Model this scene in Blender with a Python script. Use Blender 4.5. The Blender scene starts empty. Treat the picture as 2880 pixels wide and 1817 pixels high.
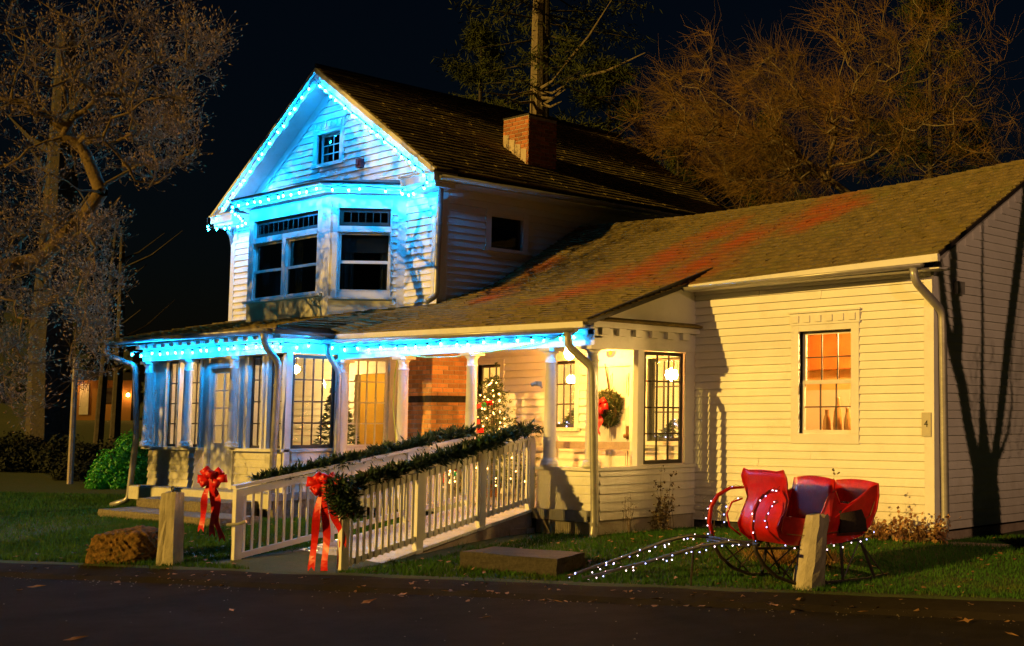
import bpy, math, random
import numpy as np
from mathutils import Vector, Matrix
sc = bpy.context.scene
col = sc.collection
RNG = random.Random(7)
NR = np.random.default_rng(11)

# ------------------------------------------------------------------ camera
YAW, PIT, ROL = (math.radians(a) for a in (-36.0, 4.45, -0.2))
FPX, PPX, PPY = 3540.0, 2580.0, 905.0          # focal length and principal point in 2880-wide pixels
CAM = Vector((0, 0, 1.5))
_f = Vector((math.sin(YAW)*math.cos(PIT), math.cos(YAW)*math.cos(PIT), math.sin(PIT)))
_r0 = Vector((math.cos(YAW), -math.sin(YAW), 0)); _u0 = _r0.cross(_f)
_r = _r0*math.cos(ROL) + _u0*math.sin(ROL); _u = -_r0*math.sin(ROL) + _u0*math.cos(ROL)
cd = bpy.data.cameras.new('camera'); cam = bpy.data.objects.new('camera', cd); col.objects.link(cam)
cam.matrix_world = Matrix(((_r.x, _u.x, -_f.x, CAM.x), (_r.y, _u.y, -_f.y, CAM.y), (_r.z, _u.z, -_f.z, CAM.z), (0, 0, 0, 1)))
cd.sensor_width = 36; cd.lens = FPX/2880*36; cd.shift_x = (1440-PPX)/2880; cd.shift_y = (PPY-908.5)/2880
cd.clip_start = .05; cd.clip_end = 900
sc.camera = cam
def at(px, py, depth):
    """a place seen in that direction, that many metres along the view axis (used for the far surroundings)"""
    return CAM + (_r*((px-PPX)/FPX) - _u*((py-PPY)/FPX) + _f)*depth

# ------------------------------------------------------------------ night sky, street light, exposure
SUN_D = Vector((.245, .93, -.272)).normalized()   # far street lamp light, low from the left front
w = bpy.data.worlds.new('World'); sc.world = w; w.use_nodes = True
nt = w.node_tree; bg = nt.nodes['Background']
sky = nt.nodes.new('ShaderNodeTexSky'); sky.sky_type = 'NISHITA'; sky.sun_disc = False
sky.sun_elevation = math.radians(1.0); sky.sun_rotation = math.atan2(-SUN_D.x, -SUN_D.y)
sky.altitude = 0; sky.air_density = 1.2; sky.dust_density = .2; sky.ozone_density = 4.0
nt.links.new(sky.outputs[0], bg.inputs[0]); bg.inputs[1].default_value = 0.006
sl = bpy.data.lights.new('street_sun', 'SUN'); sl.energy = 3.1; sl.color = (1, .58, .10); sl.angle = math.radians(.45)
so = bpy.data.objects.new('street_sun', sl); col.objects.link(so)
so.rotation_euler = SUN_D.to_track_quat('-Z', 'Y').to_euler()
sc.view_settings.view_transform = 'Standard'; sc.view_settings.look = 'None'
sc.view_settings.exposure = .35; sc.view_settings.gamma = 1; sc.view_settings.use_curve_mapping = False
sc.cycles.use_denoising = True; sc.cycles.max_bounces = 7; sc.cycles.transparent_max_bounces = 14
sc.cycles.sample_clamp_indirect = 4; sc.cycles.caustics_reflective = False; sc.cycles.caustics_refractive = False

# ------------------------------------------------------------------ materials
def mat(name, c, rough=.6, var=.15, scale=6, bump=0, bscale=40, c2=None, metal=0, coat=0, rand=0, spec=None, dirt=None, dscale=2.0):
    m = bpy.data.materials.new(name); m.use_nodes = True; N = m.node_tree.nodes; L = m.node_tree.links
    b = N['Principled BSDF']; b.inputs['Roughness'].default_value = rough; b.inputs['Metallic'].default_value = metal
    b.inputs['Coat Weight'].default_value = coat; b.inputs['Coat Roughness'].default_value = .08
    if spec is not None: b.inputs['Specular IOR Level'].default_value = spec
    tc = N.new('ShaderNodeTexCoord'); src = tc.outputs['Object']
    n = N.new('ShaderNodeTexNoise'); n.inputs['Scale'].default_value = scale; n.inputs['Detail'].default_value = 6; n.inputs['Roughness'].default_value = .65
    geo = N.new('ShaderNodeNewGeometry'); L.new(geo.outputs['Position'], n.inputs['Vector'])
    r = N.new('ShaderNodeValToRGB'); L.new(n.outputs[0], r.inputs[0])
    c2 = c2 or tuple(x*(1-var*2) for x in c)
    r.color_ramp.elements[0].position = .3; r.color_ramp.elements[1].position = .7
    r.color_ramp.elements[0].color = (*c2, 1); r.color_ramp.elements[1].color = (*c, 1)
    out = r.outputs[0]
    if rand:
        oi = N.new('ShaderNodeObjectInfo'); h = N.new('ShaderNodeHueSaturation')
        mr = N.new('ShaderNodeMapRange'); mr.inputs[3].default_value = 1-rand; mr.inputs[4].default_value = 1+rand
        L.new(oi.outputs['Random'], mr.inputs[0]); L.new(mr.outputs[0], h.inputs['Value']); L.new(out, h.inputs['Color']); out = h.outputs[0]
    if dirt:
        n2 = N.new('ShaderNodeTexNoise'); n2.inputs['Scale'].default_value = dscale; n2.inputs['Detail'].default_value = 9; n2.inputs['Roughness'].default_value = .75
        L.new(geo.outputs['Position'], n2.inputs['Vector'])
        r2 = N.new('ShaderNodeValToRGB'); r2.color_ramp.elements[0].position = .54; r2.color_ramp.elements[1].position = .72
        L.new(n2.outputs[0], r2.inputs[0]); mx = N.new('ShaderNodeMix'); mx.data_type = 'RGBA'
        L.new(r2.outputs[0], mx.inputs['Factor']); L.new(out, mx.inputs['A']); mx.inputs['B'].default_value = (*dirt, 1); out = mx.outputs['Result']
    L.new(out, b.inputs['Base Color'])
    if bump:
        n3 = N.new('ShaderNodeTexNoise'); n3.inputs['Scale'].default_value = bscale; n3.inputs['Detail'].default_value = 5
        L.new(geo.outputs['Position'], n3.inputs['Vector']); bp = N.new('ShaderNodeBump'); bp.inputs['Strength'].default_value = bump; bp.inputs['Distance'].default_value = .02
        L.new(n3.outputs[0], bp.inputs['Height']); L.new(bp.outputs[0], b.inputs['Normal'])
    return m
def emit(name, c, s):
    m = bpy.data.materials.new(name); m.use_nodes = True; N = m.node_tree.nodes; N.clear()
    e = N.new('ShaderNodeEmission'); e.inputs[0].default_value = (*c, 1); e.inputs[1].default_value = s
    o = N.new('ShaderNodeOutputMaterial'); m.node_tree.links.new(e.outputs[0], o.inputs[0]); return m
def glassm(name, tint=(.9, .93, .92), rough=.0, refl=1.0):
    m = bpy.data.materials.new(name); m.use_nodes = True; N = m.node_tree.nodes; L = m.node_tree.links; N.clear()
    t = N.new('ShaderNodeBsdfTransparent'); t.inputs[0].default_value = (*tint, 1)
    g = N.new('ShaderNodeBsdfGlossy'); g.inputs['Roughness'].default_value = rough; g.inputs[0].default_value = (refl, refl, refl, 1)
    lw = N.new('ShaderNodeLayerWeight'); lw.inputs[0].default_value = .5
    pw = N.new('ShaderNodeMath'); pw.operation = 'POWER'; pw.inputs[1].default_value = 4.0; L.new(lw.outputs['Facing'], pw.inputs[0])
    fr = N.new('ShaderNodeMath'); fr.operation = 'MULTIPLY_ADD'; fr.inputs[1].default_value = .9; fr.inputs[2].default_value = .035; L.new(pw.outputs[0], fr.inputs[0])
    nz = N.new('ShaderNodeTexNoise'); nz.inputs['Scale'].default_value = 3; geo = N.new('ShaderNodeNewGeometry'); L.new(geo.outputs['Position'], nz.inputs[0])
    bp = N.new('ShaderNodeBump'); bp.inputs['Strength'].default_value = .12; bp.inputs['Distance'].default_value = .02; L.new(nz.outputs[0], bp.inputs['Height'])
    L.new(bp.outputs[0], g.inputs['Normal'])
    mx = N.new('ShaderNodeMixShader'); L.new(fr.outputs[0], mx.inputs[0]); L.new(t.outputs[0], mx.inputs[1]); L.new(g.outputs[0], mx.inputs[2])
    o = N.new('ShaderNodeOutputMaterial'); L.new(mx.outputs[0], o.inputs[0]); return m

M = {}
M['paint'] = mat('white_paint', (.80, .79, .75), .55, .05, 3, .08, 60, rand=.03, dirt=(.66, .64, .57), dscale=1.6)
def splash(m):
    N = m.node_tree.nodes; L = m.node_tree.links; b = N['Principled BSDF']; src = b.inputs['Base Color'].links[0].from_socket; geo = N.new('ShaderNodeNewGeometry'); sx = N.new('ShaderNodeSeparateXYZ'); L.new(geo.outputs['Position'], sx.inputs[0])
    nz = N.new('ShaderNodeTexNoise'); nz.inputs['Scale'].default_value = 9; nz.inputs['Detail'].default_value = 7; nz.inputs['Roughness'].default_value = .75; mp = N.new('ShaderNodeMapping'); mp.inputs['Scale'].default_value = (1, 1, .35); L.new(geo.outputs['Position'], mp.inputs[0]); L.new(mp.outputs[0], nz.inputs['Vector'])
    ml = N.new('ShaderNodeMath'); ml.operation = 'MULTIPLY_ADD'; L.new(nz.outputs[0], ml.inputs[0]); ml.inputs[1].default_value = 1.2; L.new(sx.outputs['Z'], ml.inputs[2])
    mr = N.new('ShaderNodeMapRange'); L.new(ml.outputs[0], mr.inputs[0]); mr.inputs[1].default_value = 1.35; mr.inputs[2].default_value = .55; mr.inputs[4].default_value = .55
    mx = N.new('ShaderNodeMix'); mx.data_type = 'RGBA'; L.new(mr.outputs[0], mx.inputs['Factor']); L.new(src, mx.inputs['A']); mx.inputs['B'].default_value = (.42, .36, .26, 1); L.new(mx.outputs['Result'], b.inputs['Base Color'])
splash(M['paint'])
M['trim'] = mat('white_trim', (.80, .79, .76), .45, .05, 4, .05, 70, dirt=(.62, .60, .54), dscale=2.4)
M['stucco'] = mat('rough_half_wall', (.74, .72, .66), .8, .12, 3, .5, 30, dirt=(.52, .48, .38), dscale=5)
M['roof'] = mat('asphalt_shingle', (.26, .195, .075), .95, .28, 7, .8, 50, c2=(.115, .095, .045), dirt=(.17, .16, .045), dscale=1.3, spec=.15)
def tint_spots(m, spots, colr):
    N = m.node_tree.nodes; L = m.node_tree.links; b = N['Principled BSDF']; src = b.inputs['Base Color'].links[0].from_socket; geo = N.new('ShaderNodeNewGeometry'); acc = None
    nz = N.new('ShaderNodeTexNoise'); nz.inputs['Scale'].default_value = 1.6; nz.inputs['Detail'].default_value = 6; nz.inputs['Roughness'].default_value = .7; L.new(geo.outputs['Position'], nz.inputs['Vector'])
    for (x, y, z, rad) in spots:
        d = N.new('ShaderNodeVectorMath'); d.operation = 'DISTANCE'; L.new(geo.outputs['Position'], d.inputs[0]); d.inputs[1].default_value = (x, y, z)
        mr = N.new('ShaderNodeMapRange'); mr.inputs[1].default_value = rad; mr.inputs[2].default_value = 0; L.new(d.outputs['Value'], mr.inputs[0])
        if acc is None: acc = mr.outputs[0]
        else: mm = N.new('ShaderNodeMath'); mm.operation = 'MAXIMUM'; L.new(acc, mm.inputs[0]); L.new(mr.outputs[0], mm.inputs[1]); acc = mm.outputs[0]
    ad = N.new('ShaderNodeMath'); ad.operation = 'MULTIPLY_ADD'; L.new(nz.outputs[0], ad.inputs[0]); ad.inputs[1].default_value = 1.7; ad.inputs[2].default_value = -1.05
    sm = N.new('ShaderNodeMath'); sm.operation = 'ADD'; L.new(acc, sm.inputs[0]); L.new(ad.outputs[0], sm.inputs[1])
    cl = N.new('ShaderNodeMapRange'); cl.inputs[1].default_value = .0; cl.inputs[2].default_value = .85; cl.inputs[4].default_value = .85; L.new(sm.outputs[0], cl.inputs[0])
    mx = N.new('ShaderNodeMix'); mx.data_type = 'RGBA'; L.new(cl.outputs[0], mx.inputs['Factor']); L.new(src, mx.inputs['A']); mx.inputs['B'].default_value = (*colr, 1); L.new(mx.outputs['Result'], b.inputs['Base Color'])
M['metal'] = mat('gutter_metal', (.42, .41, .39), .38, .12, 5, .1, 20, metal=.35, dirt=(.25, .23, .20))
M['dark'] = mat('dark_paint', (.035, .03, .028), .5, .2, 5)
M['sash'] = mat('dark_sash', (.045, .035, .03), .45, .2, 8)
M['sash_w'] = mat('white_sash', (.74, .72, .68), .45, .08, 8)
M['brick'] = mat('brick', (.50, .18, .065), .85, .25, 12, .4, 60, c2=(.36, .12, .045), rand=.38)
M['brick_tan'] = mat('tan_brick', (.86, .45, .16), .85, .25, 12, .4, 60, c2=(.66, .31, .11), rand=.30)
M['mortar'] = mat('mortar', (.66, .58, .46), .9, .15, 20, .4, 80)
M['lead'] = mat('lead_flashing', (.62, .50, .38), .5, .15, 8, metal=.2)
M['soot'] = mat('soot_stone', (.055, .05, .045), .9, .3, 20, .4, 50)
M['wood'] = mat('weathered_wood', (.40, .33, .26), .75, .2, 7, .3, 40, c2=(.24, .19, .15), rand=.1)
M['deck'] = mat('grey_deck', (.78, .78, .77), .20, .12, 6, .2, 40, rand=.08)
M['floor'] = mat('porch_floor', (.30, .30, .32), .5, .15, 5)
M['concrete'] = mat('concrete', (.48, .43, .34), .9, .15, 5, .35, 60, dirt=(.30, .27, .20), dscale=6)
M['granite'] = mat('granite', (.26, .22, .17), .85, .3, 22, .5, 40, dirt=(.16, .13, .08), dscale=5)
M['granite_shaded'] = mat('shaded_granite', (.060, .050, .042), .9, .3, 22, .5, 40, dirt=(.032, .028, .02), dscale=5)  # darker copy of granite, railing shade on the slab put into its colour
M['rock'] = mat('mossy_rock', (.26, .14, .045), .95, .5, 16, 1.0, 14, c2=(.035, .028, .012), dirt=(.07, .075, .02), dscale=7, spec=.1)
M['asphalt'] = mat('road_asphalt', (.040, .032, .024), .97, .2, 2.0, .9, 150, dirt=(.024, .020, .016), dscale=.8, spec=.06)
M['soil'] = mat('lawn_soil', (.045, .060, .014), .95, .35, 3, .6, 30, c2=(.026, .052, .008), dirt=(.085, .058, .020), dscale=2.2)
M['grass'] = mat('grass_blade', (.050, .145, .014), .8, .3, 1.4, c2=(.026, .088, .008), dirt=(.13, .105, .022), dscale=1.8, spec=.2)
M['straw'] = mat('dry_straw', (.45, .27, .08), .8, .25, 4, c2=(.28, .14, .04))
M['leaf'] = mat('dead_leaf', (.42, .22, .08), .75, .3, 9, rand=.45)
M['bark'] = mat('bark', (.26, .20, .13), .9, .3, 8, .7, 25, c2=(.13, .105, .075), dirt=(.14, .16, .06), dscale=4)
M['bark_dark'] = mat('dark_bark', (.07, .055, .04), .9, .3, 8, .6, 25)
M['mag_bark'] = mat('magnolia_bark', (.20, .135, .065), .9, .3, 6, .7, 25, c2=(.09, .065, .035), dirt=(.12, .12, .035), dscale=3, spec=.1)
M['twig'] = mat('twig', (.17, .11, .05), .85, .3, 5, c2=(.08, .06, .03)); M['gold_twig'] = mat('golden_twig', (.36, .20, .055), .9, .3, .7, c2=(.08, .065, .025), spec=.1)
M['bud'] = mat('magnolia_bud', (.46, .31, .16), .8, .2, 1.2, c2=(.13, .085, .04), spec=.1)
M['needle'] = mat('garland_needle', (.030, .075, .030), .55, .35, 14, c2=(.012, .036, .016))
M['xneedle'] = mat('fir_needle', (.075, .11, .020), .6, .35, 14, c2=(.022, .040, .010))
M['pine'] = mat('pine_needle', (.075, .085, .020), .9, .4, 1.2, c2=(.026, .040, .012), spec=.1)
M['bush'] = mat('bush_leaf', (.075, .50, .040), .5, .35, 5, c2=(.025, .20, .016))
M['hedge'] = mat('dark_hedge', (.020, .028, .010), .9, .4, 3)
M['ribbon'] = mat('red_ribbon', (.85, .012, .008), .42, .12, 10)
M['sleigh'] = mat('red_lacquer', (.62, .010, .008), .42, .22, 7, .15, 25, coat=.45, spec=.4, dirt=(.34, .02, .01), dscale=6)
M['iron'] = mat('black_iron', (.030, .024, .020), .5, .2, 10, .2, 40)
M['fabric'] = mat('dark_plush', (.020, .010, .010), .9, .3, 20, .4, 60)
M['green_ball'] = mat('green_ornament', (.02, .30, .07), .2, .1, 3, coat=1)
M['cream'] = mat('cream_ornament', (.72, .62, .42), .5, .1, 5)
M['brass'] = mat('old_brass', (.30, .17, .07), .4, .2, 8, metal=.6)
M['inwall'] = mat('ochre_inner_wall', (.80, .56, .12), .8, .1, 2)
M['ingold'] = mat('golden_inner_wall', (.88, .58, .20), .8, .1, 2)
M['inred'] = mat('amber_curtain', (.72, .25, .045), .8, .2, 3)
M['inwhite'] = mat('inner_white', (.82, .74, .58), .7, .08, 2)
M['inbrown'] = mat('brown_crock', (.38, .17, .05), .4, .2, 6)
M['glass'] = glassm('window_glass')
M['glass_dark'] = glassm('old_dark_glass', (.36, .40, .42), refl=1.0)
M['sign'] = mat('sign_plate', (.50, .47, .38), .5, .06, 6)
M['ink'] = mat('black_ink', (.012, .012, .012), .5, .1, 6)
M['blue_sign'] = mat('blue_oval', (.05, .07, .20), .5, .1, 6)
M['orange_sign'] = mat('orange_eagle', (.75, .20, .02), .5, .1, 6)
M['cable'] = mat('green_cable', (.010, .016, .012), .6, .1, 6)
M['yellow_cord'] = mat('yellow_cord', (.50, .55, .05), .5, .1, 6)
M['red_box'] = mat('alarm_red', (.10, .008, .02), .5, .1, 6)
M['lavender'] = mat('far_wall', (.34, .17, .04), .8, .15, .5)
M['led'] = emit('blue_white_led', (.003, .29, .80), 520); M['led_dim'] = emit('blue_white_led_dim', (.003, .29, .80), 330); M['led_hot'] = emit('blue_white_led_hot', (.003, .29, .80), 800); M['led_mid'] = emit('blue_white_led_mid', (.003, .29, .80), 560)
M['globe'] = emit('porch_globe', (1.0, .38, .06), 900)
M['inlamp'] = emit('indoor_lamp', (1.0, .55, .16), 800)
M['inlamp2'] = emit('indoor_lamp_soft', (1.0, .55, .12), 160)
M['warmdot'] = emit('warm_mini_light', (1.0, .42, .10), 16)
M['whitedot'] = emit('white_mini_light', (1.0, .72, .80), 5)
M['bluedot'] = emit('violet_mini_light', (.42, .45, 1.0), 5)
M['farlamp'] = emit('far_lamp', (1.0, .42, .10), 120)

# ------------------------------------------------------------------ mesh helpers
class MB:
    def __init__(s, T=None): s.v = []; s.f = []; s.T = T
    def add(s, vs, fs):
        o = len(s.v)
        s.v += [tuple(s.T @ Vector(v)) if s.T is not None else tuple(v) for v in vs]
        s.f += [tuple(i+o for i in f) for f in fs]
        return s
    def hexa(s, p):   # 8 points: bottom ring 0-3, top ring 4-7
        return s.add(p, [(0, 3, 2, 1), (4, 5, 6, 7), (0, 1, 5, 4), (1, 2, 6, 5), (2, 3, 7, 6), (3, 0, 4, 7)])
    def box(s, x0, x1, y0, y1, z0, z1):
        return s.hexa([(x0, y0, z0), (x1, y0, z0), (x1, y1, z0), (x0, y1, z0), (x0, y0, z1), (x1, y0, z1), (x1, y1, z1), (x0, y1, z1)])
    def beam(s, a, b, wd, h, up=(0, 0, 1)):
        a = Vector(a); b = Vector(b); d = (b-a).normalized(); up = Vector(up); sd = d.cross(up).normalized(); u = sd.cross(d).normalized()
        q = lambda p, i, j: p + sd*(i*wd/2) + u*(j*h/2)
        return s.hexa([q(a, -1, -1), q(a, 1, -1), q(b, 1, -1), q(b, -1, -1), q(a, -1, 1), q(a, 1, 1), q(b, 1, 1), q(b, -1, 1)])
    def tube(s, pts, r, n=6, cap=True):
        pts = [Vector(p) for p in pts]; k = len(pts); rs = r if hasattr(r, '__len__') else [r]*k
        vs = []; ref = None
        for i, p in enumerate(pts):
            d = (pts[min(i+1, k-1)]-pts[max(i-1, 0)]); d = d.normalized() if d.length > 1e-9 else Vector((0, 0, 1))
            if ref is None: ref = Vector((0, 0, 1)) if abs(d.z) < .9 else Vector((1, 0, 0))
            a = d.cross(ref).normalized(); b = a.cross(d).normalized(); ref = b
            for j in range(n):
                t = 2*math.pi*j/n; vs.append(p + (a*math.cos(t)+b*math.sin(t))*rs[i])
        fs = [(i*n+j, i*n+(j+1) % n, (i+1)*n+(j+1) % n, (i+1)*n+j) for i in range(k-1) for j in range(n)]
        if cap: fs += [tuple(range(n-1, -1, -1)), tuple(range((k-1)*n, k*n))]
        return s.add(vs, fs)
    def lathe(s, prof, c, n=14, axis='z'):
        vs = []
        for r, z in prof:
            for j in range(n):
                t = 2*math.pi*j/n; x, y = r*math.cos(t), r*math.sin(t)
                vs.append((c[0]+x, c[1]+y, c[2]+z) if axis == 'z' else ((c[0]+x, c[1]+z, c[2]+y) if axis == 'y' else (c[0]+z, c[1]+x, c[2]+y)))
        k = len(prof)
        fs = [(i*n+j, i*n+(j+1) % n, (i+1)*n+(j+1) % n, (i+1)*n+j) for i in range(k-1) for j in range(n)]
        fs += [tuple(range(n-1, -1, -1)), tuple(range((k-1)*n, k*n))]
        return s.add(vs, fs)
    def prism(s, poly, y0, y1):     # poly in (x, z)
        n = len(poly); vs = [(x, y0, z) for x, z in poly] + [(x, y1, z) for x, z in poly]
        return s.add(vs, [tuple(range(n)), tuple(range(2*n-1, n-1, -1))] + [(i, n+i, n+(i+1) % n, (i+1) % n) for i in range(n)])
    def slab(s, pts, t, n=None):    # polygon of 3-D points thickened downwards
        pts = [Vector(p) for p in pts]; k = len(pts)
        nn = Vector(n) if n else (pts[1]-pts[0]).cross(pts[2]-pts[0]).normalized()
        vs = pts + [p - nn*t for p in pts]
        return s.add(vs, [tuple(range(k)), tuple(range(2*k-1, k-1, -1))] + [(i, k+i, k+(i+1) % k, (i+1) % k) for i in range(k)])
    def strip(s, pts, wv, t=.004):  # ribbon along pts, wv = half width vectors
        n = len(pts); vs = []; fs = []
        for i, p in enumerate(pts):
            p = Vector(p); wvec = Vector(wv[i] if isinstance(wv[0], (tuple, list, Vector)) else wv)
            d = (Vector(pts[min(i+1, n-1)])-Vector(pts[max(i-1, 0)])).normalized(); nn = d.cross(wvec)
            nn = nn.normalized()*t if nn.length > 1e-9 else Vector((0, t, 0))
            vs += [p-wvec+nn, p+wvec+nn, p+wvec-nn, p-wvec-nn]
        for i in range(n-1):
            a = i*4; b = a+4
            for j in range(4): fs.append((a+j, a+(j+1) % 4, b+(j+1) % 4, b+j))
        fs += [(3, 2, 1, 0), (n*4-4, n*4-3, n*4-2, n*4-1)]
        return s.add(vs, fs)
    def mesh(s, name, m=None, smooth=False, origin=None):
        me = bpy.data.meshes.new(name); v = s.v
        if origin is not None: o = Vector(origin); v = [tuple(Vector(p)-o) for p in v]
        me.from_pydata(v, [], s.f); me.validate()
        import bmesh
        b = bmesh.new(); b.from_mesh(me); bmesh.ops.recalc_face_normals(b, faces=b.faces); b.to_mesh(me); b.free()
        if m: me.materials.append(M[m] if isinstance(m, str) else m)
        if smooth:
            for p in me.polygons: p.use_smooth = True
        return me
def npmesh(name, V, Fc, m, k=None):
    """vertices (n,3) and faces (m,3 or 4) as numpy arrays"""
    me = bpy.data.meshes.new(name); V = np.asarray(V, np.float32); Fc = np.asarray(Fc, np.int32); kk = Fc.shape[1]
    me.vertices.add(len(V)); me.vertices.foreach_set('co', V.ravel())
    me.loops.add(Fc.size); me.loops.foreach_set('vertex_index', Fc.ravel())
    me.polygons.add(len(Fc)); me.polygons.foreach_set('loop_start', np.arange(0, Fc.size, kk, dtype=np.int32))
    me.update(calc_edges=True); me.validate()
    if m: me.materials.append(M[m])
    return me
def thing(name, label, cat, loc=(0, 0, 0), group=None):
    o = bpy.data.objects.new(name, None); col.objects.link(o); o.location = loc; o.empty_display_size = .2
    o['label'] = label; o['category'] = cat
    if group: o['group'] = group
    return o
def link(name, me, parent=None, label=None, kind=None, mw=None):
    o = bpy.data.objects.new(name, me); col.objects.link(o)
    if mw is not None: o.matrix_world = mw
    if parent is not None:
        o.parent = parent
        if parent.type == 'EMPTY' or parent.location.length > 0: o.matrix_parent_inverse = Matrix.Translation(-Vector(parent.location))
        if mw is not None: o.matrix_basis = mw
    if label: o['label'] = label
    if kind: o['kind'] = kind
    return o
def part(name, mb, m, parent, smooth=False, label=None, kind=None):
    return link(name, mb.mesh(name, m, smooth), parent, label, kind)
def solo(name, mb, m, label, cat, origin, group=None, smooth=False):
    o = link(name, mb.mesh(name, m, smooth, origin)); o.location = origin; o['label'] = label; o['category'] = cat
    if group: o['group'] = group
    return o
def struct(name, mb_or_mesh, m=None):
    me = mb_or_mesh if not isinstance(mb_or_mesh, MB) else mb_or_mesh.mesh(name, m)
    return link(name, me, kind='structure')
def face(o, th): return Matrix.Translation(Vector(o)) @ Matrix.Rotation(math.radians(th), 4, 'Z')

# unit pieces that are shared by alike parts
_cb = MB().hexa([(0, -.030, 0), (1, -.030, 0), (1, 0, 0), (0, 0, 0), (0, -.007, 1), (1, -.007, 1), (1, 0, 1), (0, 0, 1)])
CLAP = _cb.mesh('clapboard', 'paint')
CLAP_S = _cb.mesh('clapboard_rough', 'stucco')
_ub = MB().box(0, 1, 0, 1, 0, 1); PANE = _ub.mesh('pane', 'glass'); PANE_D = _ub.mesh('pane_dark', 'glass_dark')
def bevbox():
    b = MB(); e = .06
    b.v = [(x, y, z) for x, y, z in [(e, 0, e), (1-e, 0, e), (1-e, 0, 1-e), (e, 0, 1-e), (0, .12, 0), (1, .12, 0), (1, .12, 1), (0, .12, 1), (0, 1, 0), (1, 1, 0), (1, 1, 1), (0, 1, 1)]]
    b.f = [(0, 1, 2, 3)] + [(i, 4+i, 4+(i+1) % 4, (i+1) % 4) for i in range(4)] + [(4+i, 8+i, 8+(i+1) % 4, 4+(i+1) % 4) for i in range(4)] + [(11, 10, 9, 8)]
    return b
BRICK = bevbox().mesh('brick', 'brick'); BRICK_T = bevbox().mesh('brick_tan', 'brick_tan')

def cut(x0, x1, holes):
    sp = [(x0, x1)]
    for a, b in holes:
        ns = []
        for p, q in sp:
            if b <= p or a >= q: ns.append((p, q)); continue
            if a > p: ns.append((p, a))
            if b < q: ns.append((b, q))
        sp = ns
    return [(p, q) for p, q in sp if q-p > .03]
def clap_wall(name, parent, T, x0, x1, z0, z1, e, holes=(), top=None, back=.10, mesh=None, m='paint', sheet=True):
    """holes: (x0,x1,z0,z1); top(z)->(xl,xr). backing sheet + one object per board"""
    b = MB(T)
    zs = sorted({z0, z1, *[max(z0, min(z1, h[2])) for h in holes], *[max(z0, min(z1, h[3])) for h in holes]})
    if sheet and top is None:
        for a, c in zip(zs[:-1], zs[1:]):
            mid = (a+c)/2
            for p, q in cut(x0, x1, [(h[0], h[1]) for h in holes if h[2] < mid < h[3]]): b.box(p, q, 0, back, a, c)
    elif sheet:
        n = 24
        for i in range(n):
            a = z0+(z1-z0)*i/n; c = z0+(z1-z0)*(i+1)/n; mid = (a+c)/2; l1, r1 = top(a); l2, r2 = top(c)
            hs = [(h[0], h[1]) for h in holes if h[2] < mid < h[3]]
            if hs:
                hx0, hx1 = hs[0]
                b.hexa([(l1, 0, a), (hx0, 0, a), (hx0, back, a), (l1, back, a), (l2, 0, c), (hx0, 0, c), (hx0, back, c), (l2, back, c)])
                b.hexa([(hx1, 0, a), (r1, 0, a), (r1, back, a), (hx1, back, a), (hx1, 0, c), (r2, 0, c), (r2, back, c), (hx1, back, c)])
            else: b.hexa([(l1, 0, a), (r1, 0, a), (r1, back, a), (l1, back, a), (l2, 0, c), (r2, 0, c), (r2, back, c), (l2, back, c)])
    wl = part(name, b, m, parent)
    z = z0
    while z < z1-.02:
        h = min(e, z1-z); mid = z+h/2
        xl, xr = (x0, x1) if top is None else top(z+h)
        sp_ = []
        for p, q in cut(xl, xr, [(k[0], k[1]) for k in holes if k[2] < mid < k[3]]):
            if q-p > 2.4 and RNG.random() < .6: c_ = p+(q-p)*RNG.uniform(.25, .75); sp_ += [(p, c_-.0025), (c_+.0025, q)]
            else: sp_.append((p, q))
        for p, q in sp_:
            j = RNG.uniform(-.003, .003)
            link('clapboard', mesh or CLAP, wl, mw=T @ Matrix.Translation((p, -.001+j, z)) @ Matrix.Diagonal((q-p, 1, h*.962, 1)))
        z += e
    return wl
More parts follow.
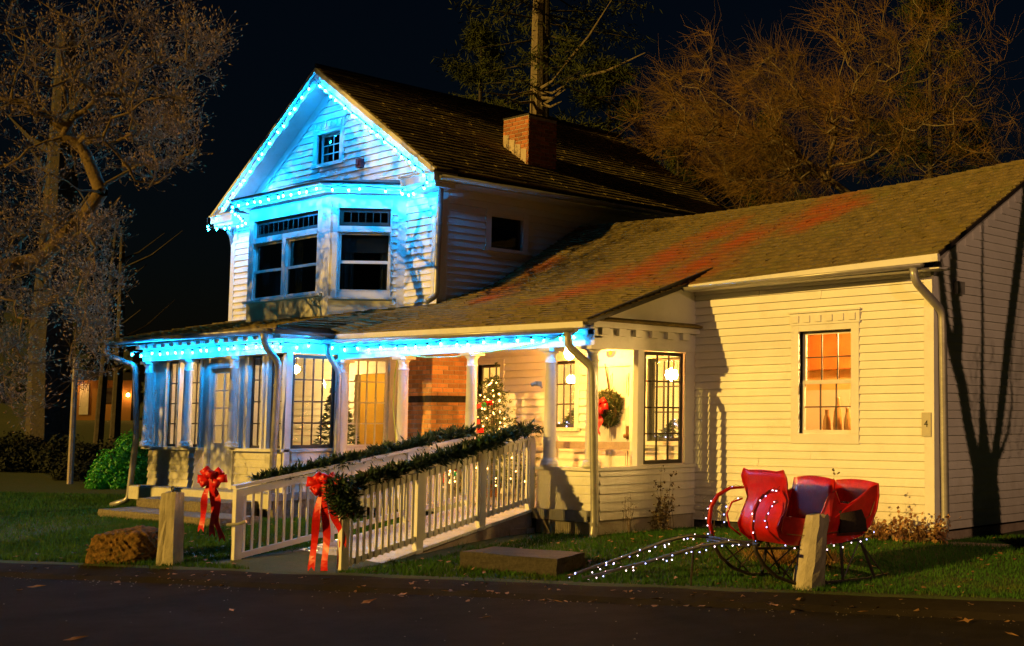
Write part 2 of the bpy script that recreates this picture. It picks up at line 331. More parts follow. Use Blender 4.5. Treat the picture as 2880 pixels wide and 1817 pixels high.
def window(parent, T, x0, x1, z0, z1, cols, rows, sash='sash', casing=.10, head=.10, sill=True, double=False, recess=.05, pane=None, fr=.045, mun=.022, label=None, casem='trim', header=False, munm=None):
    c = MB(T)
    if casing:
        c.box(x0-casing, x0, -.035, .06, z0, z1+head); c.box(x1, x1+casing, -.035, .06, z0, z1+head)
        c.box(x0, x1, -.033, .06, z1, z1+head)
        if sill: c.box(x0-casing-.03, x1+casing+.03, -.07, .06, z0-.06, z0-.002)
        else: c.box(x0-casing, x1+casing, -.036, .06, z0-casing, z0-.002)
    if header:    # dentil header over the window
        hz = z1+head+.002; c.box(x0-casing-.02, x1+casing+.02, -.045, 0, hz, hz+.16)
        c.box(x0-casing-.04, x1+casing+.04, -.07, 0, hz+.162, hz+.185)
        n = 6; W = x1-x0+2*casing
        for i in range(n):
            xa = x0-casing+W*(i+.22)/n; c.box(xa, xa+W*.55/n, -.062, -.046, hz+.035, hz+.125)
    if not casing and not header: c.box(x0-.02, x1+.02, .03, .05, z0-.02, z0-.001)
    wn = part('window', c, casem, parent, label=label)
    sa = MB(T); mg = MB(T)
    spans = [(z0, z1, 0)] if not double else [(z0, (z0+z1)/2+.02, .028), ((z0+z1)/2-.02, z1, 0)]
    for k, (a, b, off) in enumerate(spans):
        y0 = recess-off; y1 = y0+.026
        sa.box(x0, x0+fr, y0, y1, a, b); sa.box(x1-fr, x1, y0, y1, a, b)
        sa.box(x0+fr, x1-fr, y0, y1, a, a+fr*1.1); sa.box(x0+fr, x1-fr, y0, y1, b-fr, b)
        gx0, gx1, gz0, gz1 = x0+fr, x1-fr, a+fr*1.1, b-fr
        rr = rows if not double else (rows if isinstance(rows, int) else rows[k])
        if rr == 0: continue
        cw = (gx1-gx0)/cols; ch = (gz1-gz0)/rr
        for i in range(1, cols): mg.box(gx0+i*cw-mun/2, gx0+i*cw+mun/2, y0+.004, y1-.004, gz0, gz1)
        for i in range(1, rr): mg.box(gx0, gx1, y0+.005, y1-.005, gz0+i*ch-mun/2, gz0+i*ch+mun/2)
        for i in range(cols):
            for j in range(rr):
                g = .0
                rot = Matrix.Rotation(RNG.uniform(-.006, .006), 4, 'Z') @ Matrix.Rotation(RNG.uniform(-.006, .006), 4, 'X')
                link('pane', pane or PANE, wn, mw=T @ Matrix.Translation((gx0+i*cw, y0+.012, gz0+j*ch)) @ rot @ Matrix.Diagonal((cw, .003, ch, 1)))
    part('sash_frame', sa, sash, wn)
    if mg.v: part('muntin_grid', mg, munm or sash, wn)
    return wn
def lerp(a, b, t): return Vector(a)*(1-t)+Vector(b)*t
def tabs(mb, e0, e1, r0, r1, rows, tabw=.30, step=.026):
    """shingle courses on the quad eave e0-e1 / ridge r0-r1 (ruled), each course split into tabs"""
    e0, e1, r0, r1 = map(Vector, (e0, e1, r0, r1)); n = (e1-e0).cross(r0-e0).normalized()
    if n.z < 0: n = -n
    for i in range(rows):
        t0 = i/rows; t1 = min(1, (i+1.25)/rows)
        a0 = lerp(e0, r0, t0); a1 = lerp(e1, r1, t0); b0 = lerp(e0, r0, t1); b1 = lerp(e1, r1, t1)
        L = (a1-a0).length; k = max(1, int(L/tabw)); off = RNG.random()/k
        us = [0]+[min(1, max(0, (j+off*k)/k)) for j in range(1, k)]+[1]
        for u0, u1 in zip(us[:-1], us[1:]):
            if u1-u0 < 1e-4: continue
            h = step*RNG.uniform(.75, 1.35); g = .002/L; q0 = u0+g; q1 = u1-g; d = RNG.uniform(-.006, .006)
            p = [lerp(a0, a1, q0), lerp(a0, a1, q1), lerp(b0, b1, q1), lerp(b0, b1, q0)]
            dn = (a0-b0).normalized()*d
            mb.add([p[0]+n*h+dn, p[1]+n*h+dn, p[2]+n*.002, p[3]+n*.002, p[0]-n*.004+dn, p[1]-n*.004+dn], [(0, 1, 2, 3), (4, 5, 1, 0), (0, 3, 4), (1, 5, 2)])

# ------------------------------------------------------------------ ground, road
RP = Vector((-12.68, 7.64)); RD = Vector((.944, .33)).normalized(); RN = Vector((-RD.y, RD.x))
def road_d(x, y): return (x-RP.x)*RN.x + (y-RP.y)*RN.y
def sstep(a, b, x):
    t = min(1, max(0, (x-a)/(b-a))); return t*t*(3-2*t)
def gz(x, y):
    d = road_d(x, y)
    z = -.30 + .10*sstep(0, .45, d) + .20*sstep(.5, 3.6, d)
    far = max(0, math.hypot(x+16, y-12)-14)
    return z + .035*far*sstep(0, 3, d)*sstep(0, 10, far)
g = MB(); n = 90
us = [-260+i*(420/70) for i in range(0, 36)] + [-45+i*.7 for i in range(0, 70)] + [5+i*14 for i in range(12)]
vs = [-.02, .12, .25, .45] + [.45+.35*i for i in range(1, 24)] + [9+2*i for i in range(1, 12)] + [35+14*i for i in range(14)]
us = sorted(set(us))
pts = []
for v in vs:
    for u in us:
        p = RP + RD*(u+12) + RN*v; pts.append((p.x, p.y, gz(p.x, p.y)-.004 + .012*math.sin(p.x*2.3)*math.sin(p.y*1.9)*sstep(.5, 1, v)))
nu = len(us)
ground = struct('lawn', MB().add(pts, [(j*nu+i, j*nu+i+1, (j+1)*nu+i+1, (j+1)*nu+i) for j in range(len(vs)-1) for i in range(nu-1)]), 'soil')
rp = []
for v in (.0, -.6, -3, -8, -16, -60, -300):
    for u in (-400, -100, -40, -25, -15, -8, 0, 8, 20, 60, 300):
        p = RP + RD*u + RN*v; rp.append((p.x, p.y, -.304))
road = struct('road', MB().add(rp, [(j*11+i, (j+1)*11+i, (j+1)*11+i+1, j*11+i+1) for j in range(6) for i in range(10)]), 'asphalt')
# low asphalt kerb berm along the road
b = MB(); prof = [(-.16, -.31), (-.06, -.255), (.04, -.235), (.22, -.215), (.42, -.215), (.5, -.24)]
uu = [-60+i*.8 for i in range(150)]; vs_ = []
for u in uu:
    wob = .03*math.sin(u*1.7)+.02*math.sin(u*4.1)
    for v, z in prof:
        p = RP+RD*u+RN*(v+wob*.7); vs_.append((p.x, p.y, z+.006*math.sin(u*3.3+v*9)))
k = len(prof)
kerb = struct('kerb', b.add(vs_, [(i*k+j, (i+1)*k+j, (i+1)*k+j+1, i*k+j+1) for i in range(len(uu)-1) for j in range(k-1)]), 'asphalt')
# grass blades on the lawn the camera sees
def blades(n, region, hmin, hmax, seed):
    r = np.random.default_rng(seed); V = []; Fc = []
    u = r.uniform(region[0], region[1], n); v = region[2]+(region[3]-region[2])*r.random(n)
    X = RP.x+RD.x*u+RN.x*v; Y = RP.y+RD.y*u+RN.y*v
    keep = ~(((X > -24.6) & (X < -13.1) & (Y > 10.9)) | ((X > -24.6) & (X < -19.3) & (Y > 10.0)) | ((X > -13.3) & (X < -8.9) & (Y > 12.7)) | ((X > -16.0) & (X < -13.8) & (Y > 7.4)))
    X = X[keep]; Y = Y[keep]; Z = np.array([gz(a, b_) for a, b_ in zip(X, Y)]); n = len(X)
    h = r.uniform(hmin, hmax, n); a = r.uniform(0, 6.283, n); lean = r.normal(0, .45, (n, 2))*h[:, None]; wd = r.uniform(.003, .007, n)
    V = np.zeros((n, 3, 3)); V[:, 0] = np.c_[X-np.cos(a)*wd, Y-np.sin(a)*wd, Z-.004]; V[:, 1] = np.c_[X+np.cos(a)*wd, Y+np.sin(a)*wd, Z-.004]; V[:, 2] = np.c_[X+lean[:, 0], Y+lean[:, 1], Z+h]
    return V.reshape(-1, 3), np.arange(n*3).reshape(-1, 3)
V1, F1 = blades(130000, (-7.5, 9, .5, 4.6), .02, .055, 1); V2, F2 = blades(170000, (-26, -2, .5, 9), .03, .07, 2)
go = link('grass', npmesh('grass', np.r_[V1, V2], np.r_[F1, F2+len(V1)], 'grass'), kind='stuff'); go['label'] = 'short green lawn grass around the house'; go['category'] = 'grass'

# ------------------------------------------------------------------ the house
HOUSE = thing('white_house', 'white clapboard cottage with lit front gable, porch and low side wing', 'house', (-16, 12.8, 0))
def polyz(mb, poly, z0, z1):
    n = len(poly); mb.add([(x, y, z0) for x, y in poly]+[(x, y, z1) for x, y in poly],
                          [tuple(range(n-1, -1, -1)), tuple(range(n, 2*n))]+[(i, (i+1) % n, n+(i+1) % n, n+i) for i in range(n)])
YW, XR, XP, XG, YG, XS, YS = 12.79, -9.045, -13.24, -19.15, 12.45, -19.6, 10.2
TW = face((0, YW, 0), 0)
# wing: front wall with the lit window, right gable end
clap_wall('wing_front_wall', HOUSE, TW, XP, -9.17, .13, 3.33, .1067, holes=[(-11.25, -10.34, 1.32, 2.69), (-11.37, -10.22, 1.30, 2.92)][:1])
b = MB(); b.box(-9.17, XR+.025, YW-.028, YW+.1, .11, 3.30); b.box(XR, XR+.026, YW+.1, YW+.16, .11, 3.30)
part('corner_board', b, 'trim', HOUSE)
b = MB(); b.box(XP, -9.17, YW-.03, YW, .10, .128); part('water_table', b, 'trim', HOUSE)
b = MB(); b.box(XP, XR, YW-.05, YW+.02, 3.30, 3.40); b.box(XP, XR+.28, 12.52, YW, 3.345, 3.36); part('frieze_board', b, 'trim', HOUSE)
b = MB(); b.hexa([(XP+.05, 12.47, 3.335), (-8.75, 12.47, 3.43), (-8.75, 12.52, 3.43), (XP+.05, 12.52, 3.335), (XP+.05, 12.46, 3.415), (-8.75, 12.46, 3.52), (-8.75, 12.52, 3.52), (XP+.05, 12.52, 3.415)])
part('eave_fascia', b, 'trim', HOUSE)
window(HOUSE, TW, -11.25, -10.34, 1.32, 2.69, 3, 2, sash='sash_w', casing=.13, head=.08, sill=False, double=True, header=True, mun=.017, recess=.07, munm='sash', label='lit six-over-six window with bottles inside')
TR = face((XR, YW, 0), 90)
def rt(z):
    k = max(0, (z-3.50)/.60); return (.12+k, 5.2-k)
clap_wall('wing_gable_wall', HOUSE, TR, .12, 5.2, .13, 5.06, .1067, top=rt)
b = MB(); b.box(XP-.1, XR-.05, YW+.04, YW+.4, -.3, .115); b.box(XR-.4, XR-.05, YW+.4, 18, -.3, .115)
fnd = part('foundation', b, 'soot', HOUSE)
for i in range(9):   # rubble foundation stones
    x = XP+.15+i*.46+RNG.uniform(-.04, .04); wd = RNG.uniform(.3, .44)
    bb = MB(); hh = RNG.uniform(.16, .3); q = [(x+RNG.uniform(-.03, .03), YW+RNG.uniform(-.02, .03), -.16+RNG.uniform(0, .03)), (x+wd, YW+RNG.uniform(-.02, .03), -.16), (x+wd, YW+.2, -.16), (x, YW+.2, -.16)]
    bb.hexa(q+[(p[0]+RNG.uniform(-.03, .03), p[1]+RNG.uniform(.01, .03), p[2]+hh*.9) for p in q]); part('stone', bb, 'granite', fnd)
b = MB(); b.box(XR-.03, XR+.0, YW+.02, YW+3.5, -.15, .10); part('foundation_board', b, 'wood', HOUSE)

# roofs (reddish patches with noisy edges on the wing slope)
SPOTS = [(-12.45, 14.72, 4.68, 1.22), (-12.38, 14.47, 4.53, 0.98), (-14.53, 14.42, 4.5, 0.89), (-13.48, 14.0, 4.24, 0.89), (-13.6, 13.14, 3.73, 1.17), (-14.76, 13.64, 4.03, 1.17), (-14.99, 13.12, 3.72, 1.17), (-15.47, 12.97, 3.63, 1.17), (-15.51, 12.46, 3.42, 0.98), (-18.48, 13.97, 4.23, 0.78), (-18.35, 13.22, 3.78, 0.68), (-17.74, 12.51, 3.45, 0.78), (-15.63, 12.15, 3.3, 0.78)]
cols_ = [(-19.15, 13.5, 3.87, 5.15), (-16.1, 13.12, 3.70, 5.07), (-13.1, 12.72, 3.53, 5.07)]
colsR = [(-13.1, 12.5, 3.42, 5.07), (-11.0, 12.5, 3.45, 5.12), (-8.75, 12.5, 3.53, 5.24)]
YR = 15.39
tint_spots(M['roof'], SPOTS, (.36, .070, .020))
b = MB(); sh = MB()
for A in (cols_, colsR):
    for p, q in zip(A[:-1], A[1:]):
        e0, e1 = (p[0], p[1], p[2]), (q[0], q[1], q[2]); r0, r1 = (p[0], YR, p[3]), (q[0], YR, q[3])
        tabs(sh, e0, e1, r0, r1, 24); b.slab([e0, e1, r1, r0], .05)
        b.slab([(p[0], YR, p[3]), (q[0], YR, q[3]), (q[0], 18.2, q[2]), (p[0], 18.2, p[2])], .05)
for p, q in zip(cols_[:-1], cols_[1:]):      # lower porch slope
    z0 = 2.885+(p[0]+19.15)*(-.085/6.05); z1 = 2.885+(q[0]+19.15)*(-.085/6.05)
    e0, e1 = (p[0]-(.3 if p[0] < -19 else 0), 10.72, z0), (q[0], 10.72, z1); r0, r1 = p[:3], q[:3]
    tabs(sh, e0, e1, r0, r1, 19); b.slab([e0, e1, r1, r0], .05)
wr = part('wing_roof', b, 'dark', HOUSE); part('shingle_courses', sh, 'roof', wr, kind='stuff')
b = MB()
rl = [(-19.15, 5.15), (-16.1, 5.07), (-13.1, 5.07), (-11, 5.12), (-8.75, 5.24)]
def rz(x):
    for (a, za), (c, zc) in zip(rl[:-1], rl[1:]):
        if a <= x <= c: return za+(zc-za)*(x-a)/(c-a)
    return rl[-1][1]
x = -19.1; 
while x < -8.8:   # ridge caps, one by one
    z = rz(x); zz = rz(min(-8.75, x+.3)); b.add([(x, YR-.14, z-.06), (x, YR, z+.035), (x, YR+.14, z-.06), (x+.30, YR-.14, zz-.075), (x+.30, YR, zz+.018), (x+.30, YR+.14, zz-.075)], [(0, 3, 4, 1), (1, 4, 5, 2), (0, 1, 2), (3, 5, 4)]); x += .26
part('ridge_cap', b, 'roof', wr)
# main roof
EL, ER, AX, ZA = (-26.42, 5.69), (-18.64, 5.70), -22.57, 8.08
b = MB(); sh = MB()
for (ex, ez), rows in ((ER, 30), (EL, 30)):
    e0, e1, r0, r1 = (ex, 12.05, ez), (ex, 19.3, ez), (AX, 12.05, ZA), (AX, 19.3, ZA)
    tabs(sh, e0, e1, r0, r1, rows, .3, .026); b.slab([e0, e1, r1, r0], .06, (-.53 if ex < AX else .53, 0, .85))
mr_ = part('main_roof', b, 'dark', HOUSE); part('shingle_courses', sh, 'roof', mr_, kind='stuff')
b = MB(); b.tube([(AX, 12.03, ZA+.03), (AX, 19.3, ZA+.03)], .05, 6); part('ridge_cap', b, 'dark', mr_)
# sunroom roof
b = MB(); sh = MB(); cr = (-19.35, 9.85, 2.965); hp = (-20.6, 12.45, 3.5)
for A in (((-25.45, 9.85, 3.0), cr, (-26.3, 12.45, 3.53), hp, 18), (cr, (-19.35, 10.95, 2.97), hp, (-19.1, 12.45, 3.47), 12), ):
    tabs(sh, *A); b.slab([A[0], A[1], A[3], A[2]], .05)
tabs(sh, (-19.35, 10.7, 2.97), (-19.0, 10.72, 2.89), (-19.15, 12.45, 3.47), (-18.6, 12.6, 3.49), 14)
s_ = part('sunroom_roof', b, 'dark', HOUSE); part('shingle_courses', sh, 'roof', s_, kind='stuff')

# front gable
def gt(z):
    if z <= 5.62: return (-26.22, -19.31)
    return (max(-26.22, AX-(7.94-z)/.614), min(-19.31, AX+(7.94-z)/.604))
TG = face((0, YG, 0), 0)
clap_wall('gable_wall', HOUSE, TG, -26.37, XG, 3.3, 7.94, .122, holes=[(-24.55, -20.25, 3.2, 5.60), (-23.15, -22.35, 6.36, 6.95)], top=gt)
b = MB(); b.box(-26.37, -26.21, YG-.03, YG+.06, 3.35, 5.45); part('corner_board', b, 'trim', HOUSE)
b = MB(); b.box(XG-.16, XG-.021, YG-.03, YG+.06, 3.35, 5.45); b.box(XG-.0205, XG+.028, YG-.03, YG+.16, 3.35, 5.45); part('corner_board', b, 'trim', HOUSE)
for x0, x1 in ((XG-.26, XG+.035), (-26.39, -26.1)): b = MB(); b.box(x0, x1, YG-.05, YG+.02, 5.2, 5.45); part('corner_capital', b, 'trim', HOUSE)
window(HOUSE, TG, -23.15, -22.35, 6.36, 6.95, 2, 3, sash='sash_w', casing=.13, head=.06, header=True, recess=.07, mun=.02, pane=PANE_D, label='small attic window with dentil header')
# rake boards and soffit under the gable overhang
for (ex, ez), sx in ((ER, 1), (EL, -1)):
    b = MB(); A = Vector((AX, 12.05, ZA-.02)); E_ = Vector((ex, 12.05, ez-.02)); d = (E_-A).normalized(); dn = Vector((-d.z*sx, 0, d.x*sx)) if False else Vector((0, 1, 0)).cross(d)
    if dn.z > 0: dn = -dn
    b.hexa([A, E_, E_+Vector((0, .03, 0)), A+Vector((0, .03, 0)), A+dn*.24+Vector((0, -.012, 0)), E_+dn*.24+Vector((0, -.012, 0)), E_+dn*.24+Vector((0, .03, 0)), A+dn*.24+Vector((0, .03, 0))])
    rb = part('rake_board', b, 'trim', HOUSE)
    b = MB(); b.hexa([A+Vector((0, -.03, .02)), E_+Vector((0, -.03, .02)), E_+Vector((0, .0, .02)), A+Vector((0, 0, .02)), A+dn*.06+Vector((0, -.045, 0)), E_+dn*.06+Vector((0, -.045, 0)), E_+dn*.06, A+dn*.06]); part('rake_moulding', b, 'trim', rb)
    b = MB(); o = dn*.13; b.hexa([A+o+Vector((0, .03, 0)), E_+o+Vector((0, .03, 0)), E_+o+Vector((0, .40, 0)), A+o+Vector((0, .40, 0)), A+o+dn*.02+Vector((0, .03, 0)), E_+o+dn*.02+Vector((0, .03, 0)), E_+o+dn*.02+Vector((0, .4, 0)), A+o+dn*.02+Vector((0, .4, 0))])
    part('rake_soffit', b, 'trim', HOUSE)
    b = MB(); o2 = dn*.15; b.hexa([A+o2+Vector((0, .365, 0)), E_+o2+Vector((0, .365, 0)), E_+o2+Vector((0, .40, 0)), A+o2+Vector((0, .40, 0)), A+o2+dn*.16+Vector((0, .365, 0)), E_+o2+dn*.16+Vector((0, .365, 0)), E_+o2+dn*.16+Vector((0, .4, 0)), A+o2+dn*.16+Vector((0, .4, 0))])
    part('rake_frieze', b, 'trim', HOUSE)
for x0, x1 in ((-19.65, -18.66), (-26.42, -25.55)):   # cornice returns
    b = MB(); b.box(x0, x1, 12.02, YG, 5.50, 5.63); b.box(x0+.05, x1-.05, 12.07, YG, 5.42, 5.498)
    b.box(x0-.02, x1+.02, 11.99, YG, 5.632, 5.66)
    cr_ = part('cornice_return', b, 'trim', HOUSE)
    b = MB(); b.hexa([(x0-.03, 11.98, 5.664), (x1+.03, 11.98, 5.664), (x1+.03, YG, 5.664), (x0-.03, YG, 5.664), (x0-.03, 12.0, 5.67), (x1+.03, 12.0, 5.67), (x1+.03, YG, 5.76), (x0-.03, YG, 5.76)]); part('return_roof', b, 'dark', cr_)
# side wall of the main block
TS = face((XG, YG, 0), 90)
clap_wall('main_side_wall', HOUSE, TS, .12, 6.8, 3.3, 5.62, .122, holes=[(1.02, 1.69, 4.57, 5.19)])
window(HOUSE, TS, 1.02, 1.69, 4.57, 5.19, 1, 1, sash='dark', casing=.11, head=.09, recess=.06, pane=PANE_D, label='small dark upstairs side window')
b = MB(); b.box(-26.36, -26.25, YG, 19.2, 3.0, 5.6); b.box(-26.36, XG-.12, 19.1, 19.2, 3.0, 5.6); part('rear_wall', b, 'paint', HOUSE)
b = MB(); b.box(-26.2, XG-.15, YG+.12, 19.0, 3.25, 3.29); b.box(-26.2, XG-.15, 14.6, 14.7, 3.3, 5.6); part('upper_floor', b, 'dark', HOUSE)
b = MB(); b.box(XG, XG+.45, 12.5, 19.3, 5.52, 5.54); part('side_soffit', b, 'trim', HOUSE)
def gutter(name, a, c, r=.065):
    b = MB(); a = Vector(a); c = Vector(c); d = (c-a).normalized(); s = d.cross(Vector((0, 0, 1))).normalized(); vs = []; n = 7
    for p in (a, c):
        for k in (r, r-.008):
            for j in range(n):
                t = math.pi*j/(n-1); vs.append(p + s*(math.cos(t)*k) - Vector((0, 0, math.sin(t)*k)))
    fs = []
    for o in (0, n): fs += [(o+j, o+j+1, 2*n+o+j+1, 2*n+o+j) for j in range(n-1)]
    fs += [tuple(range(n)), tuple(range(2*n, 3*n)), (0, n, 3*n, 2*n), (n-1, 2*n-1, 4*n-1, 3*n-1)]
    b.add(vs, fs); return part(name, b, 'metal', HOUSE, smooth=True)
gutter('gutter', (XG+.55, 12.1, 5.60), (XG+.55, 19.2, 5.62), .08)
gutter('gutter', (-19.45, 10.66, 2.80), (-13.28, 10.66, 2.715))
gutter('gutter', (-25.55, 9.78, 2.98), (-19.35, 9.78, 2.935), .08)
gutter('gutter', (-19.27, 9.75, 2.925), (-19.27, 10.72, 2.885), .075)
gutter('gutter', (-13.1, 12.42, 3.375), (-8.95, 12.42, 3.41), .055)
def downspout(pts, r=.042, m='metal'):
    P = [Vector(p) for p in pts]; Q = []
    for i, p in enumerate(P):
        if 0 < i < len(P)-1:
            a = (P[i-1]-p); c = (P[i+1]-p); k = min(.09, a.length*.45, c.length*.45)
            for t in (0, .25, .5, .75, 1):
                p0 = p+a.normalized()*k; p2 = p+c.normalized()*k; Q.append(p0*(1-t)**2+p*2*t*(1-t)+p2*t*t)
        else: Q.append(p)
    b = MB(); b.tube(Q, r, 10); d = part('downspout', b, m, HOUSE, smooth=True)
    bb = MB(); mid = P[-2]*.25+P[-3]*.75 if len(P) > 3 else P[1]; bb.lathe([(r+.008, -.02), (r+.008, .02)], mid, 10); part('bracket', bb, m, d); return d
downspout([(-13.42, 10.66, 2.66), (-13.42, 10.66, 2.48), (-13.16, 10.86, 2.2), (-13.12, 10.9, .22), (-13.11, 10.87, -.02), (-13.1, 10.74, -.08)], .052)
downspout([(-19.62, 9.78, 2.9), (-19.62, 9.8, 2.68), (-19.5, 9.97, 2.42), (-19.66, 10.02, 1.0), (-19.7, 10.03, .3)], .05)
downspout([(-25.3, 9.8, 2.92), (-25.3, 9.8, 2.72), (-24.72, 10.05, 2.52), (-24.62, 10.08, 1.25), (-24.75, 10.05, .12), (-24.95, 9.85, .03)], .05)
downspout([(-19.38, 10.68, 2.74), (-19.38, 10.7, 2.55), (-19.3, 10.84, 2.3), (-19.33, 10.86, 1.0), (-19.33, 10.86, .4)], .045)
downspout([(XG+.42, 12.16, 5.52), (XG+.2, 12.34, 5.38), (XG+.08, 12.40, 5.25), (XG+.08, 12.38, 3.62), (XG+.03, 12.24, 3.52)], .05)
downspout([(-9.08, 12.42, 3.36), (-9.07, 12.44, 3.2), (-8.97, 12.88, 2.85), (-8.97, 12.92, .28), (-8.97, 12.90, .12), (-8.86, 12.72, .07)], .055)
b = MB(); b.tube([(-26.25, 12.3, 5.42), (-26.3, 12.4, 5.25), (-26.42, 12.5, 5.05), (-26.42, 12.5, 3.5)], .05, 8); part('downspout', b, 'metal', HOUSE, smooth=True)

# bay window on the gable
TB, TBR, TBL = face((0, 11.55, 0), 0), face((-21.0, 11.55, 0), 45), face((-24.75, 12.45, 0), -45)
b = MB(TB); b.box(-23.85, -23.66, 0, .08, 3.3, 5.46); b.box(-21.42, -21.0, 0, .08, 3.3, 5.46); b.box(-23.66, -21.42, 0, .08, 3.3, 3.74); b.box(-23.66, -21.42, 0, .08, 5.22, 5.46); b.box(-23.66, -21.42, -.01, .08, 4.80, 4.90)
b.box(-22.60, -22.48, -.012, .08, 3.74, 4.80); b.box(-23.9, -21.2, -.06, 0, 3.69, 3.735)
part('bay_front', b, 'trim', HOUSE)
bw = window(HOUSE, TB, -23.66, -22.60, 3.74, 4.80, 1, 1, sash='sash_w', casing=0, double=True, pane=PANE_D, label='left sash pair of the bay front')
window(HOUSE, TB, -22.48, -21.42, 3.74, 4.80, 1, 1, sash='sash_w', casing=0, double=True, pane=PANE_D, label='right sash pair of the bay front')
window(HOUSE, TB, -23.66, -21.42, 4.90, 5.22, 12, 1, sash='sash', casing=0, pane=PANE_D, mun=.012, fr=.07, label='leaded transom of the bay front')
b = MB(TBR); b.box(0, .13, 0, .08, 3.3, 5.46); b.box(1.0, 1.02, 0, .08, 3.3, 5.46); b.box(1.12, 1.285, -.012, .08, 3.3, 5.46); b.box(1.02, 1.12, .01, .08, 3.3, 5.46); b.box(.13, 1.0, 0, .08, 3.3, 3.74); b.box(.13, 1.0, 0, .08, 5.22, 5.46); b.box(.13, 1.0, -.01, .08, 4.80, 4.90); b.box(.02, 1.06, -.05, 0, 3.62, 3.66)
b.box(1.0, 1.02, -.03, 0, 3.66, 5.3); b.box(.05, .13, -.03, 0, 3.66, 5.3)
sd = part('bay_side', b, 'trim', HOUSE)
z = 3.4
while z < 5.2: link('clapboard', CLAP, sd, mw=TBR @ Matrix.Translation((1.02, .012, z)) @ Matrix.Diagonal((.1, 1, .122, 1))); z += .122
window(HOUSE, TBR, .13, 1.0, 3.74, 4.80, 1, 1, sash='sash_w', casing=0, double=True, pane=PANE_D, label='sash window on the bay side')
window(HOUSE, TBR, .13, 1.0, 4.90, 5.22, 6, 1, sash='sash', casing=0, pane=PANE_D, mun=.012, fr=.07, label='leaded transom on the bay side')
b = MB(TBL); b.box(0, 1.27, 0, .08, 3.3, 5.46); part('bay_side', b, 'trim', HOUSE)
b = MB()
polyz(b, [(-24.95, 12.45), (-23.93, 11.40), (-20.93, 11.40), (-19.88, 12.45)], 5.462, 5.50)
polyz(b, [(-25.0, 12.45), (-23.97, 11.35), (-20.90, 11.35), (-19.82, 12.45)], 5.502, 5.56)
polyz(b, [(-25.05, 12.45), (-24.0, 11.29), (-20.87, 11.29), (-19.75, 12.45)], 5.562, 5.60)
part('bay_cornice', b, 'trim', HOUSE)
b = MB(); lo = [(-25.1, 12.45, 5.603), (-24.02, 11.25, 5.603), (-20.84, 11.25, 5.603), (-19.7, 12.45, 5.603)]
hi = [(-24.4, 12.45, 5.78), (-23.8, 12.3, 5.78), (-21.1, 12.3, 5.78), (-20.4, 12.45, 5.78)]
b.add([*lo, *[(x, y, z+.03) for x, y, z in lo], *hi], [(3, 2, 1, 0)]+[(i, i+1, i+5, i+4) for i in range(3)]+[(i+4, i+5, i+9, i+8) for i in range(3)]+[(8, 9, 10, 11)])
part('bay_roof', b, 'dark', HOUSE)

for T_, x0, x1 in ((TB, -23.62, -23.35), (TB, -22.95, -22.64), (TB, -22.44, -22.2), (TB, -21.75, -21.45), (TBR, .16, .36), (TBR, .8, .97)):
    b = MB(T_); n_ = 7; pts_ = []
    for i in range(n_+1):
        u_ = i/n_; pts_.append((x0+(x1-x0)*u_, .16+.018*math.sin(i*2.2)))
    for (xa, ya), (xb, yb) in zip(pts_[:-1], pts_[1:]): b.add([(xa, ya, 3.76), (xb, yb, 3.76), (xb, yb, 4.82), (xa, ya, 4.82), (xa, ya+.006, 3.76), (xb, yb+.006, 3.76), (xb, yb+.006, 4.82), (xa, ya+.006, 4.82)], [(0, 1, 2, 3), (7, 6, 5, 4)])
    part('curtain', b, 'inwhite', HOUSE)
b = MB(TBR); b.box(.16, .97, .13, .135, 4.45, 4.82); part('window_shade', b, 'inwhite', HOUSE)
b = MB(TS); b.box(1.05, 1.66, .12, .125, 4.95, 5.2); part('window_shade', b, 'inwhite', HOUSE)

# chimney on the main roof, brick by brick
def brickwork(parent, T, x0, x1, z0, z1, L=.205, hgt=.066, j=.011, skip=None, bm_=None):
    z = z0; row = 0
    while z+hgt <= z1+.001:
        x = x0-(L/2 if row % 2 else 0)
        while x < x1-.02:
            a = max(x0, x); c = min(x1, x+L-j)
            if c-a > .03 and not (skip and skip(a, c, z)):
                link('brick', bm_ or BRICK, parent, mw=T @ Matrix.Translation((a, -.010+RNG.uniform(-.002, .003), z)) @ Matrix.Diagonal((c-a, .03, hgt-j, 1)))
            x += L
        z += hgt; row += 1
CX0, CX1, CY0, CY1 = -20.34, -19.58, 14.55, 15.19
b = MB(); b.box(CX0, CX1, CY0, CY1, 5.4, 7.24); ch = part('chimney', b, 'mortar', HOUSE)
brickwork(ch, face((0, CY0, 0), 0), CX0, CX1, 6.10, 7.24, .19, .076)
brickwork(ch, face((CX1, CY0, 0), 90), 0, CY1-CY0, 6.05, 7.24, .19, .076)
b = MB(); b.box(CX0-.012, CX1+.012, CY0-.012, CY1+.012, 7.242, 7.27); part('chimney_cap', b, 'soot', ch)
for i in range(4):      # stepped flashing
    x0 = CX0+.02+i*.18; zt = ZA-(x0+.18-AX)*.607+.34; b = MB(); b.hexa([(x0, CY0-.016, zt-.5), (x0+.165, CY0-.016, zt-.55), (x0+.165, CY0-.012, zt-.55), (x0, CY0-.012, zt-.5), (x0, CY0-.017, zt), (x0+.165, CY0-.017, zt-.02), (x0+.165, CY0-.012, zt-.02), (x0, CY0-.012, zt)]); part('flashing', b, 'lead', ch)

